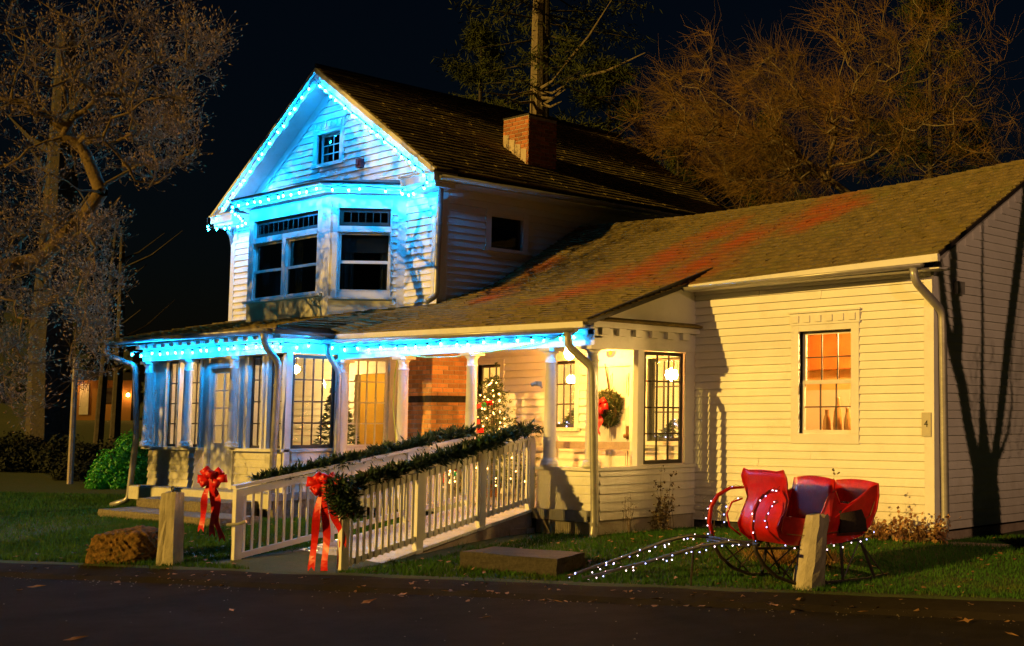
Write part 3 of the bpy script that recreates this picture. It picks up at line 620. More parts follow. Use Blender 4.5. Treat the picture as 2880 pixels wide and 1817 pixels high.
# porch
TPF, TPS = face((0, 11.0, 0), 0), face((XP, 11.0, 0), 90)
b = MB(); b.box(XS, XP-.05, 10.92, YW, .25, .32); b.box(XS, XP-.05, 10.90, 10.918, .18, .32); part('porch_floor', b, 'floor', HOUSE)
b = MB(); b.box(XS, XP, 11.08, YW, 2.76, 2.78); part('porch_ceiling', b, 'trim', HOUSE)
b = MB(); b.box(-19.5, XP+.02, 10.93, 11.07, 2.50, 2.72); b.box(-19.5, XP+.02, 10.91, 11.08, 2.60, 2.625); b.box(-19.5, XP+.02, 10.86, 11.08, 2.722, 2.79)
part('porch_beam', b, 'trim', HOUSE)
b = MB(); b.hexa([(-19.4, 10.70, 2.80), (XP+.06, 10.70, 2.72), (XP+.06, 10.735, 2.72), (-19.4, 10.735, 2.80), (-19.4, 10.70, 2.885), (XP+.06, 10.70, 2.80), (XP+.06, 10.735, 2.80), (-19.4, 10.735, 2.885)]); b.box(-19.4, XP+.06, 10.736, 10.9, 2.765, 2.785)
part('porch_fascia', b, 'trim', HOUSE)
# half walls of the porch
clap_wall('porch_half_wall', HOUSE, TPF, -14.44, XP-.06, .19, .84, .115, m='paint')
clap_wall('porch_side_wall', HOUSE, TPS, .06, YW-11.0, .19, .84, .115, m='paint')
b = MB(); b.box(-14.44, XP+.05, 10.93, 11.06, .842, .885); b.box(XP-.08, XP+.05, 11.062, YW, .842, .885); part('sill_rail', b, 'trim', HOUSE)
b = MB(); b.box(XP-.062, XP+.012, 10.975, 11.06, .185, .84); part('corner_board', b, 'trim', HOUSE)
b = MB(); b.box(-14.44, XP, 10.985, 11.02, -.25, .182); b.box(XP-.04, XP-.006, 11.02, YW, -.02, .182); sk = part('porch_skirt', b, 'concrete', HOUSE)
b = MB()
for i in range(38):
    y = 11.12+i*.043; b.box(XP-.03, XP, y, y+.019, -.20, -.022)
for k in range(4): b.box(XP-.028, XP-.002, 11.1, 12.74, -.075-.052*k+.012, -.075-.052*k+.034)
part('lattice', b, 'concrete', sk)
b = MB(); b.box(-14.06, -13.74, 10.972, 10.984, -.14, -.02); gr = part('vent_grille', b, 'dark', sk)
b = MB()
for i in range(7): b.box(-14.06+i*.05, -14.06+i*.05+.02, 10.962, 10.971, -.14, -.02)
for k in range(3): b.box(-14.06, -13.74, 10.9635, 10.970, -.14+k*.053, -.14+k*.053+.015)
part('vent_bar', b, 'concrete', sk)
b = MB(); b.tube([(-14.5, 10.93, .19), (-13.9, 10.94, .175), (-13.2, 10.95, .165)], .012, 6); part('pipe', b, 'metal', HOUSE)
# columns
def column(x, y, z0, z1, r=.085):
    b = MB(); H = z1-z0
    b.lathe([(r*1.42, 0), (r*1.42, .045), (r*1.28, .05), (r*1.38, .075), (r*1.2, .095), (r*1.05, .10), (r, .13), (r*.97, H*.4), (r*.86, H-.22), (r*.98, H-.21), (r*.98, H-.19), (r*.85, H-.185), (r*.85, H-.10), (r*1.25, H-.055)], (x, y, z0), 18)
    c = part('column', b, 'trim', HOUSE, smooth=False)
    for p in c.data.polygons: p.use_smooth = abs(p.normal.z) < .6
    b = MB(); k = r*1.45; b.box(x-k, x+k, y-k, y+k, z1-.052, z1-.002); part('capital', b, 'trim', c)
for x, z0 in ((-13.33, .885), (-14.2, .885), (-16.0, .32), (-17.75, .32), (-19.46, .32)): column(x, 11.0, z0, 2.5)
# right side of the porch: beam, pent cornice with recesses, triangle wall, post and big window
b = MB(); b.box(XP-.12, XP+.005, 11.072, YW, 2.47, 2.64); b.box(XP-.10, XP+.012, 11.07, YW, 2.605, 2.622); part('porch_beam', b, 'trim', HOUSE)
b = MB(); b.box(XP-.12, XP, 10.93, YW, 2.64, 2.735)
for i in range(6): b.box(XP, XP+.07, 11.02+i*.29, 11.02+i*.29+.125, 2.64, 2.735)
b.box(XP-.05, XP+.09, 10.86, YW+.22, 2.736, 2.815); part('porch_cornice', b, 'trim', HOUSE)
b = MB(); b.hexa([(XP-.05, 11.1, 2.817), (XP+.16, 10.9, 2.817), (XP+.16, 13.02, 2.817), (XP-.05, 13.02, 2.817), (XP-.05, 11.15, 2.90), (XP+.165, 11.05, 2.845), (XP+.165, 13.02, 2.845), (XP-.05, 13.02, 2.90)]); part('pent_roof', b, 'roof', HOUSE)
b = MB(TPS); b.prism([(-.06, 2.82), (1.79, 2.82), (1.79, 3.52), (1.6, 3.46)], .0, .06); part('porch_gable', b, 'paint', HOUSE)
b = MB(); b.hexa([(XP+.06, 10.72, 2.775), (XP+.10, 10.72, 2.775), (XP+.10, 12.95, 3.60), (XP+.06, 12.95, 3.60), (XP+.06, 10.72, 2.83), (XP+.13, 10.72, 2.83), (XP+.13, 13.05, 3.74), (XP+.06, 13.05, 3.74)]); part('rake_board', b, 'dark', HOUSE)
b = MB(); b.hexa([(XP+.005, 10.9, 2.80), (XP+.055, 10.9, 2.80), (XP+.055, 12.7, 3.44), (XP+.005, 12.7, 3.44), (XP+.005, 10.9, 2.85), (XP+.055, 10.9, 2.85), (XP+.055, 12.7, 3.54), (XP+.005, 12.7, 3.54)]); part('rake_trim', b, 'trim', HOUSE)
for y0, y1 in ((11.71, 11.82), (12.59, 12.76)): b = MB(); b.box(XP-.10, XP, y0, y1, .887, 2.468); part('porch_post', b, 'trim', HOUSE)
window(HOUSE, TPS, .835, 1.575, .90, 2.46, 3, 4, sash='sash', casing=0, recess=.04, mun=.022, fr=.05, label='dark framed storm window at the porch side')
# wall behind the porch
clap_wall('porch_back_wall', HOUSE, TW, -18.69, XP-.05, .32, 2.76, .118, holes=[(-18.43, -17.79, 1.35, 2.44), (-16.47, -15.88, 1.40, 2.44), (-15.42, -14.6, .32, 2.37), (-14.22, -13.52, 1.2, 2.42)])
window(HOUSE, TW, -18.43, -17.79, 1.35, 2.44, 3, 2, sash='sash', casing=.1, head=.08, double=True, label='porch window behind the small christmas tree')
window(HOUSE, TW, -16.47, -15.88, 1.40, 2.44, 3, 3, sash='sash', casing=.1, head=.08, label='porch window with fairy lights inside')
window(HOUSE, TW, -14.22, -13.52, 1.2, 2.42, 3, 3, sash='sash', casing=.08, head=.08, label='entry window behind the storm window')
b = MB(TW); b.box(-15.42, -14.6, .02, .07, .33, 2.37); dr = part('front_door', b, 'trim', HOUSE)
for x0 in (-15.33, -14.96):
    for z0, z1 in ((.5, 1.05), (1.2, 1.72), (1.87, 2.22)):
        b = MB(TW); b.box(x0, x0+.27, .008, .018, z0, z1); b.box(x0+.03, x0+.24, -.002, .007, z0+.03, z1-.03); part('door_panel', b, 'trim', dr)
b = MB(TW); b.lathe([(.012, 0), (.012, -.03), (.03, -.04), (.03, -.06), (.012, -.07)], (-14.70, .015, 1.27), 10, 'y'); b.box(-14.725, -14.675, .005, .019, 1.22, 1.42); part('door_handle', b, 'brass', dr)
b = MB(TW); b.box(-15.52, -15.42, -.03, .06, .32, 2.46); b.box(-14.6, -14.5, -.03, .06, .32, 2.46); b.box(-15.42, -14.6, -.028, .06, 2.37, 2.46); part('door_frame', b, 'trim', HOUSE)
b = MB(TW); b.box(-15.42, -14.2, -.012, .0, 2.462, 2.75); part('door_frieze', b, 'trim', HOUSE)
b = MB(); b.box(-15.9, -14.15, 12.42, 12.46, 1.08, 1.19); part('porch_rail', b, 'wood', HOUSE)
b = MB(); b.box(-15.98, -15.88, 12.35, 12.47, .32, 1.27); part('rail_post', b, 'trim', HOUSE); b = MB(); b.box(-14.16, -14.08, 12.38, 12.48, .32, 1.2); part('rail_post', b, 'trim', HOUSE)
# brick chimney breast on the porch
b = MB(); b.box(-19.36, -18.69, 12.1, YW+.1, .3, 2.76); cb_ = part('chimney_breast', b, 'mortar', HOUSE)
band = lambda a, c, z: 1.80 < z+.03 < 1.93
brickwork(cb_, face((0, 12.1, 0), 0), -19.36, -18.69, .95, 2.72, .2, .074, skip=band, bm_=BRICK_T)
brickwork(cb_, face((-18.69, 12.1, 0), 90), 0, YW-12.1, .95, 2.72, .2, .074, skip=band, bm_=BRICK_T)
b = MB(); b.box(-19.37, -18.675, 12.085, YW, 1.815, 1.925); part('stone_band', b, 'soot', cb_)

# sunroom
TSF, TSS = face((0, YS, 0), 0), face((XS, YS, 0), 90)
clap_wall('sunroom_half_wall', HOUSE, TSF, -24.35, -22.50, .40, 1.03, .125, mesh=CLAP_S, m='stucco')
clap_wall('sunroom_half_wall', HOUSE, TSF, -21.22, -19.66, .40, 1.03, .125, mesh=CLAP_S, m='stucco')
clap_wall('sunroom_side_wall', HOUSE, TSS, .06, 2.25, .40, 1.03, .122)
b = MB(); b.box(-24.42, -22.27, 10.08, 10.30, 1.032, 1.075); b.box(-21.27, XS+.06, 10.08, 10.30, 1.032, 1.075); b.box(XS-.06, XS+.06, 10.302, 12.44, 1.032, 1.075); part('sill_rail', b, 'trim', HOUSE)
b = MB(); b.box(-22.60, -22.40, 10.10, 10.199, .40, 1.03); pl = part('pilaster', b, 'trim', HOUSE)
for i in range(5): link('clapboard', CLAP, pl, mw=Matrix.Translation((-22.6, 10.099, .40+i*.125)) @ Matrix.Diagonal((.2, 1, .12, 1)))
b = MB(); b.box(XS-.02, XS+.06, 10.12, 10.21, .38, 2.58); part('corner_board', b, 'trim', HOUSE); b = MB(); b.box(-24.40, -24.30, 10.14, 10.24, 1.075, 2.58); part('corner_board', b, 'trim', HOUSE)
b = MB(); b.box(-24.45, XS+.06, 10.06, 10.30, 2.58, 2.80); b.box(-24.47, XS+.08, 10.04, 10.30, 2.66, 2.685); b.box(-24.5, XS+.14, 9.96, 10.30, 2.802, 2.88)
b.box(XS-.14, XS+.06, 10.302, 12.44, 2.58, 2.80); b.box(XS-.14, XS+.12, 10.302, 12.44, 2.802, 2.88); part('sunroom_beam', b, 'trim', HOUSE)
for i in range(15):      # brackets under the eave
    b = MB(); x = -24.2+i*.32; b.box(x, x+.05, 9.88, 9.958, 2.79, 2.86); part('eave_bracket', b, 'trim', HOUSE)
b = MB(); b.box(-25.4, -19.38, 9.85, 9.875, 2.90, 2.97); b.box(-25.4, -19.38, 9.876, 9.959, 2.865, 2.885); b.box(-19.385, -19.36, 9.876, 10.8, 2.90, 2.965); part('sunroom_fascia', b, 'wood', HOUSE)
for x in (-24.22, -22.72, -21.12): column(x, 10.08, 1.076, 2.58, .075)
for x0, x1 in ((-23.75, -23.30), (-23.02, -22.50), (-20.84, -20.40), (-20.20, -19.75)):
    window(HOUSE, TSF, x0, x1, 1.08, 2.57, 2, 4, sash='sash', casing=.06, head=0, recess=.03, sill=False, fr=.04, mun=.018)
for q in ((-24.34, -23.81, .03, .05), (-22.44, -22.25, 0, .06), (-21.29, -20.9, 0, .06), (-19.69, -19.62, 0, .06)): b = MB(TSF); b.box(*q, 1.075, 2.58); part('window_post', b, 'trim', HOUSE)
b = MB(TSF); b.box(-22.25, -22.15, -.03, .07, .40, 2.5); b.box(-21.38, -21.28, -.03, .07, .40, 2.5); b.box(-22.15, -21.38, -.03, .07, 2.40, 2.57); b.box(-22.10, -21.43, -.045, -.031, 2.43, 2.54); part('door_frame', b, 'trim', HOUSE)
b = MB(TSF); b.box(-22.15, -22.07, .02, .055, .42, 2.4); b.box(-21.46, -21.38, .02, .055, .42, 2.4); b.box(-22.07, -21.46, .02, .055, .42, 1.15); b.box(-22.07, -21.46, .02, .055, 2.32, 2.4); sdoor = part('sunroom_door', b, 'trim', HOUSE)
for i in range(2):
    for j in range(4): link('pane', PANE, sdoor, mw=TSF @ Matrix.Translation((-22.07+i*.305, .035, 1.15+j*.2925)) @ Matrix.Diagonal((.305, .003, .2925, 1)))
b = MB(TSF); b.box(-21.78, -21.75, .03, .05, 1.15, 2.32)
for j in range(1, 4): b.box(-22.07, -21.46, .031, .049, 1.15+j*.2925-.01, 1.15+j*.2925+.01)
part('muntin_grid', b, 'sash_w', sdoor)
window(HOUSE, TSS, .05, .76, 1.08, 2.56, 4, 4, sash='sash', casing=0, recess=.03, fr=.05, mun=.02, label='big dark muntin window at the sunroom corner')
window(HOUSE, TSS, .96, 1.68, 1.08, 2.54, 4, 4, sash='sash_w', casing=.06, head=.03, recess=.03, sill=False, fr=.04, mun=.022, label='white muntin window on the sunroom side')
for q in ((.77, .89), (1.75, 2.25)): b = MB(TSS); b.box(*q, 0, .07, 1.075, 2.58); part('window_post', b, 'trim', HOUSE)
b = MB(); b.box(-24.36, -24.30, 10.26, 12.44, .4, 2.58); part('sunroom_end_wall', b, 'paint', HOUSE)
b = MB(); b.box(-24.45, XS+.05, 9.95, 12.44, .28, .40); part('sunroom_floor', b, 'floor', HOUSE)
b = MB(); b.box(-24.47, XS+.07, 9.93, 9.949, .16, .38); part('floor_skirt', b, 'stucco', HOUSE)
b = MB(); b.box(-24.3, XS-.14, 10.3, 12.44, 2.80, 2.82); part('sunroom_ceiling', b, 'trim', HOUSE)
b = MB(); b.box(-24.3, XS+.02, 10.0, 12.4, -.2, .278); part('foundation', b, 'granite', HOUSE)
clap_wall('sunroom_back_wall', HOUSE, face((0, YG, 0), 0), -24.3, -19.36, .4, 3.0, .122, holes=[(-21.6, -20.6, .4, 2.35)])
# rooms seen through the windows
def room(x0, x1, y0, y1, z0, z1, m, front=False):
    b = MB(); t = .04
    b.box(x0, x1, y1, y1+t, z0, z1); b.box(x0-t, x0, y0, y1+t, z0, z1); b.box(x1, x1+t, y0, y1+t, z0, z1); b.box(x0, x1, y0, y1, z1, z1+t); b.box(x0, x1, y0, y1, z0-t, z0)
    return part('inner_room', b, m, HOUSE)
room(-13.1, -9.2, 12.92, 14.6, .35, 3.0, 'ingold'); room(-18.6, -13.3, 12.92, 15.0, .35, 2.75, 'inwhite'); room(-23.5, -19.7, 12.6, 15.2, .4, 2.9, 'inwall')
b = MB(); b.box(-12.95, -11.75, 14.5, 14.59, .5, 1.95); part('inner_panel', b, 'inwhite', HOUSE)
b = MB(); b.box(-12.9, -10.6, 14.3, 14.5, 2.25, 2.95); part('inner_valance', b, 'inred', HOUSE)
b = MB(); b.box(-11.4, -10.2, 12.95, 13.2, 1.26, 1.30); part('window_shelf', b, 'wood', HOUSE)

# ------------------------------------------------------------------ string lights (cable + one part per bulb)
_b = MB(); _b.lathe([(.004, 0), (.013, -.006), (.0195, -.024), (.018, -.040), (.009, -.056), (.002, -.062)], (0, 0, 0), 8)
BULBS = [_b.mesh('bulb', q_, True) for q_ in ('led', 'led', 'led_dim', 'led_mid')]; BULBS_G = [_b.mesh('bulb', q_, True) for q_ in ('led_mid', 'led_hot', 'led_hot', 'led_hot')]
_b = MB(); _b.lathe([(.013, .034), (.015, .0), (.014, -.008)], (0, 0, 0), 6); SOCK = _b.mesh('socket', 'cable')
def strand(label, pts, spacing, sag=.032, group='blue string lights on the house', jitter=.5):
    pts = [Vector(p) for p in pts]; t = thing('string_lights', label, 'string lights', pts[0], group)
    path = []; hang = []
    for a, c in zip(pts[:-1], pts[1:]):
        L = (c-a).length; n = max(1, round(L/spacing))
        for i in range(n):
            u = (i+.5+RNG.uniform(-.3, .3))/n; p = a.lerp(c, u); p.z += -sag*RNG.uniform(.3, 1.6); hang.append(p)
            path += [a.lerp(c, i/n)+Vector((0, 0, RNG.uniform(-.01, .01))), p+Vector((0, 0, .024))]
        path.append(c)
    b = MB(); b.tube(path, .008, 4); part('cable', b, 'cable', t)
    for p in hang:
        R_ = Matrix.Rotation(RNG.gauss(0, .45*jitter), 4, 'X') @ Matrix.Rotation(RNG.gauss(0, .6*jitter), 4, 'Y')
        link('bulb', RNG.choice(BULBS_G if 'gable' in label or 'bay' in label else BULBS), t, mw=Matrix.Translation(p) @ R_); link('socket', SOCK, t, mw=Matrix.Translation(p) @ R_)
    return t
yl = 12.0
strand('blue lights up the left slope of the gable', [(-26.27, yl, 5.57), (AX-.05, yl, ZA-.26)], .265)
strand('blue lights down the right slope of the gable', [(AX+.06, yl, ZA-.26), (-18.83, yl, 5.60)], .27)
strand('blue lights looped under the right end of the gable cornice', [(-18.8, yl-.03, 5.60), (-18.78, yl-.03, 5.44), (-19.3, 12.0, 5.38), (-19.72, 12.08, 5.44)], .24)
strand('blue lights along the bay window cornice', [(-24.02, 11.26, 5.555), (-20.86, 11.26, 5.545), (-19.86, 12.3, 5.545)], .27)
strand('blue lights around the left end of the gable cornice', [(-26.45, 11.97, 5.62), (-26.42, 11.97, 5.42), (-25.7, 12.0, 5.40), (-25.1, 12.1, 5.42), (-24.05, 11.3, 5.50)], .22)
strand('blue lights along the sunroom eave', [(-24.75, 9.98, 2.76), (-24.4, 9.98, 2.755), (-19.55, 9.98, 2.745), (-19.48, 10.1, 2.745), (-19.46, 10.88, 2.74)], .30)
strand('blue lights along the front porch beam', [(-19.35, 10.885, 2.69), (-13.42, 10.885, 2.655)], .335, .025)
b = MB(); cp = [(-17.72, 10.9, 2.53), (-17.0, 10.9, 2.455), (-16.3, 10.9, 2.44), (-15.4, 10.89, 2.48), (-14.4, 10.885, 2.56), (-13.7, 10.885, 2.66), (-13.5, 10.88, 2.70)]
b.tube(cp, .009, 5); b.tube([(-17.75, 10.9, 2.5), (-17.86, 10.92, 2.2), (-17.84, 10.9, 1.7), (-17.7, 10.88, 1.2)], .008, 5)
solo('extension_cord', b, 'yellow_cord', 'yellow extension cord sagging under the porch beam', 'cord', (-17.72, 10.9, 2.53))
b = MB(); b.lathe([(.02, .22), (.055, .10), (.055, .072), (.03, .07)], (-15.07, 12.0, 2.56), 12); pl_ = solo('porch_lamp', b, 'brass', 'glowing globe lamp under the porch ceiling', 'lamp', (-15.09, 12.0, 2.70))
b = MB(); b.lathe([(.01, -.16), (.05, -.14), (.068, -.10), (.075, -.06), (.068, -.02), (.05, .02), (.03, .05)], (-15.07, 12.0, 2.56), 16); part('globe', b, 'globe', pl_, smooth=True)
def inlamp(p, label, m='inlamp', r=.08):
    b = MB(); b.lathe([(.015, .35), (.015, .1), (.05, .09)], p, 8); o = solo('indoor_lamp', b, 'brass', label, 'lamp', p, 'indoor lamps')
    b = MB(); b.lathe([(.01, -r), (r*.8, -r*.6), (r, 0), (r*.8, r*.6), (.02, r)], p, 12); part('lamp_bulb', b, m, o, smooth=True)
inlamp((-10.0, 13.35, 2.62), 'lamp hanging inside the lit wing window', 'inlamp', .13); inlamp((-14.72, 13.7, 2.22), 'bright chandelier globe inside the entry window', 'inlamp', .1); inlamp((-14.2, 13.9, 2.3), 'right chandelier globe inside the entry window', 'inlamp', .09)
inlamp((-22.6, 13.9, 2.3), 'lamp in the yellow room behind the sunroom door', 'inlamp2'); inlamp((-17.4, 13.9, 2.2), 'dim lamp inside the porch room', 'inlamp2')
inlamp((-21.9, 11.5, 2.42), 'ceiling lamp inside the sunroom', 'inlamp', .07)
# crocks and bottles on the shelf in the wing window
for k, (x, h, r, lab) in enumerate(((-11.02, .34, .055, 'brown jug with handle at the left of the window shelf'), (-10.83, .50, .06, 'tall brown tapered crock in the middle of the window shelf'), (-10.66, .36, .05, 'amber bottle right of the tall crock'), (-10.46, .70, .035, 'tall wooden paddle at the right of the window shelf'))):
    b = MB(); b.lathe([(r, 0), (r*1.05, h*.3), (r*.9, h*.6), (r*.55, h*.8), (r*.5, h*.95), (r*.6, h)], (x, 13.08, 1.302), 12); solo('shelf_jar', b, 'inbrown', lab, 'jar', (x, 13.08, 1.302), 'jars on the window shelf', True)
# name oval, number plate, alarm, camera, utility box
b = MB(TW); b.lathe([(.105, 0), (.105, -.015)], (-15.06, -.012, 2.53), 20, 'y')
for i, v in enumerate(b.v): b.v[i] = (v[0], v[1], 2.53+(v[2]-2.53)*.72)
ov = solo('oval_sign', b, 'blue_sign', 'small blue oval sign with orange eagle above the door', 'sign', (-15.06, YW-.02, 2.53))
b = MB(TW); b.prism([(-15.10, 2.53), (-15.085, 2.555), (-15.06, 2.57), (-15.03, 2.56), (-15.015, 2.53), (-15.03, 2.505), (-15.06, 2.49), (-15.09, 2.505)], -.034, -.028); part('eagle_emblem', b, 'orange_sign', ov)
b = MB(TW); b.box(-9.20, -9.06, -.045, -.030, 1.29, 1.59); ns = solo('number_plate', b, 'sign', 'pale plate with the house number 4 on the corner', 'sign', (-9.13, YW-.035, 1.29))
cu = bpy.data.curves.new('digit', 'FONT'); cu.body = '4'; cu.size = .12; cu.extrude = .002; cu.align_x = 'CENTER'
tmp = bpy.data.objects.new('tmp', cu); col.objects.link(tmp); bpy.context.view_layer.update()
dm = bpy.data.meshes.new_from_object(tmp.evaluated_get(bpy.context.evaluated_depsgraph_get())); bpy.data.objects.remove(tmp); dm.materials.clear(); dm.materials.append(M['ink'])
link('digit', dm, ns, mw=Matrix.Translation((-9.13, YW-.048, 1.41)) @ Matrix.Rotation(math.radians(90), 4, 'X'))
b = MB(TG); b.box(-21.66, -21.50, -.10, -.02, 6.13, 6.29); b.box(-21.62, -21.54, -.12, -.10, 6.17, 6.25); solo('alarm_box', b, 'red_box', 'dark red alarm box on the gable wall', 'alarm', (-21.58, YG-.02, 6.13))
b = MB(); b.lathe([(.04, 0), (.05, -.05), (.03, -.09)], (AX+.25, 12.3, 7.66), 10); b.box(AX+.2, AX+.3, 12.3, 12.36, 7.66, 7.70); solo('flood_lamp', b, 'metal', 'unlit silver floodlamp under the gable peak', 'lamp', (AX+.25, 12.3, 7.68))
b = MB(); b.box(-14.36, -14.30, 10.86, 10.93, 1.98, 2.04); b.tube([(-14.33, 10.86, 2.01), (-14.36, 10.80, 1.99)], .025, 8); b.tube([(-14.33, 10.92, 2.0), (-14.29, 10.93, 1.95)], .012, 6); solo('security_camera', b, 'metal', 'small white security camera on the second column', 'camera', (-14.33, 10.92, 1.98))
b = MB(TR); b.box(.42, .58, -.09, -.02, 3.10, 3.26); ub = solo('utility_box', b, 'metal', 'small utility box high on the wing gable end', 'box', (XR+.03, 13.29, 3.1))

# ------------------------------------------------------------------ wheelchair ramp
L0, L1, R0, R1 = Vector((-15.9, 7.69, -.27)), Vector((-15.84, 10.92, .31)), Vector((-14.0, 7.98, -.27)), Vector((-14.48, 10.92, .31))
RAMP = thing('entrance_ramp', 'pale painted wooden ramp with picket railings up to the porch', 'ramp', (-14.9, 7.9, -.28))
n = 24
for i in range(n):
    a, c = i/n, (i+1)/n-.003
    p0, p1, p2, p3 = L0.lerp(L1, a), R0.lerp(R1, a), R0.lerp(R1, c), L0.lerp(L1, c)
    ex = (p1-p0).normalized()*.06; b = MB(); b.slab([p0-ex, p1+ex, p2+ex, p3-ex], .035); part('deck_board', b, 'deck', RAMP)
b = MB(); b.hexa([(-15.62, 7.15, -.315), (-13.57, 7.46, -.315), R0+Vector((.08, 0, -.06)), L0+Vector((-.05, 0, -.06)), (-15.62, 7.15, -.292), (-13.57, 7.46, -.292), R0+Vector((.08, -.004, .002)), L0+Vector((-.05, -.004, .002))]); part('apron', b, 'deck', RAMP)
for A, B_ in ((L0, L1), (R0, R1)):
    s = 1 if A is R0 else -1; b = MB(); dz = Vector((0, 0, -.14)); b.beam(A+dz+Vector((.03*s, .25, .03)), B_+dz+Vector((.03*s, -.02, 0)), .045, .19); part('stringer', b, 'wood', RAMP)
for A, B_, side in ((L0, L1, -1), (R0, R1, 1)):
    H = .97; up = Vector((0, 0, 1))
    top0, top1 = A+up*H, B_+up*H
    b = MB(); b.beam(top0+Vector((0, -.06, .005)), top1, .12 if side < 0 else .09, .04); part('hand_rail', b, 'trim', RAMP)
    b = MB(); b.beam(A+up*(H-.07), B_+up*(H-.07), .035, .09); part('top_rail', b, 'trim', RAMP)
    b = MB(); b.beam(A+up*.13, B_+up*.13, .035, .07); part('bottom_rail', b, 'trim', RAMP)
    for t in (0, .36, .70, .995):
        p = A.lerp(B_, t); b = MB(); bot = max(-.32, p.z-.5) if 0 < t < .9 else p.z-.02; b.box(p.x-.045, p.x+.045, p.y-.045, p.y+.045, bot, p.z+H-.02 if t else p.z+H-.03); part('post', b, 'trim', RAMP)
    k = 34 if side > 0 else 33
    for i in range(1, k):
        t = i/k; p = A.lerp(B_, t)
        if any(abs(t-q) < .015 for q in (.36, .70)): continue
        o = .028*side; b = MB(); b.box(p.x+o-.008, p.x+o+.008, p.y-.015, p.y+.015, p.z+.085, p.z+H-.025); part('picket', b, 'trim', RAMP)
b = MB(); b.box(-14.75, -14.35, 10.5, 10.9, -.2, .06); part('support_block', b, 'wood', RAMP)
b = MB(); b.tube([(-15.95, 7.60, .25), (-15.7, 7.62, .27), (-15.62, 7.66, .30)], .02, 6); part('rail_bracket', b, 'metal', RAMP)

# ------------------------------------------------------------------ greenery with needles
def needles(path, n, rad, ln, wd, seed, droop=.0, V=None):
    """n thin diamond needles around a polyline -> numpy verts, quads"""
    r = np.random.default_rng(seed); P = np.array([tuple(p) for p in path], float); seg = np.linalg.norm(np.diff(P, axis=0), axis=1); cs = np.r_[0, np.cumsum(seg)]
    u = r.random(n)*cs[-1]; i = np.clip(np.searchsorted(cs, u)-1, 0, len(seg)-1); t = ((u-cs[i])/seg[i])[:, None]
    base = P[i]*(1-t)+P[i+1]*t
    # clumps: shared direction per clump so that sprays show
    ncl = max(4, n//14); cu_ = r.random(ncl)*cs[-1]; cdir = r.normal(size=(ncl, 3)); cdir[:, 2] = np.abs(cdir[:, 2])*.7-droop; cdir /= np.linalg.norm(cdir, axis=1)[:, None]
    own = r.integers(0, ncl, n); ii = np.clip(np.searchsorted(cs, cu_)-1, 0, len(seg)-1); tt = ((cu_-cs[ii])/seg[ii])[:, None]; cb = P[ii]*(1-tt)+P[ii+1]*tt
    base = cb[own] + cdir[own]*(rad*r.random((n, 1))**.7) + r.normal(0, rad*.18, (n, 3))
    d = cdir[own]*.8 + r.normal(0, .55, (n, 3)); d /= np.linalg.norm(d, axis=1)[:, None]; L = ln*r.uniform(.6, 1.3, (n, 1))
    s = np.cross(d, r.normal(size=(n, 3))); s /= np.linalg.norm(s, axis=1)[:, None]; s *= wd*r.uniform(.7, 1.3, (n, 1))
    Q = np.stack([base, base+d*L*.45+s, base+d*L, base+d*L*.45-s], 1).reshape(-1, 3)
    return Q, np.arange(4*n).reshape(-1, 4)
def garland(label, path, n, rad, seed, z):
    Q, Fq = needles(path, n, rad, .095, .0125, seed); o = Vector(path[0]); me = npmesh('garland', Q-np.array(o), Fq, 'needle')
    g = link('garland', me); g.location = o; g['label'] = label; g['category'] = 'garland'; g['group'] = 'evergreen garlands on the ramp rails'
    b = MB(); b.tube(path, .015, 5); part('stem', b, 'twig', g); return g
def wav(a, c, n, amp, sd): 
    r = random.Random(sd); return [a.lerp(c, i/n)+Vector((r.uniform(-amp, amp), r.uniform(-amp, amp), r.uniform(-amp*.6, amp))) for i in range(n+1)]
up = Vector((0, 0, 1))
garland('evergreen garland along the left ramp rail', wav(L0+up*1.01+Vector((-.1, .25, 0)), L1+up*1.03, 16, .03, 1), 5200, .085, 21, 0)
garland('evergreen garland along the right ramp rail', wav(R0+up*1.00+Vector((-.05, .1, 0)), R1+up*1.04+Vector((.05, 0, .02)), 16, .035, 2), 5600, .095, 22, 0)
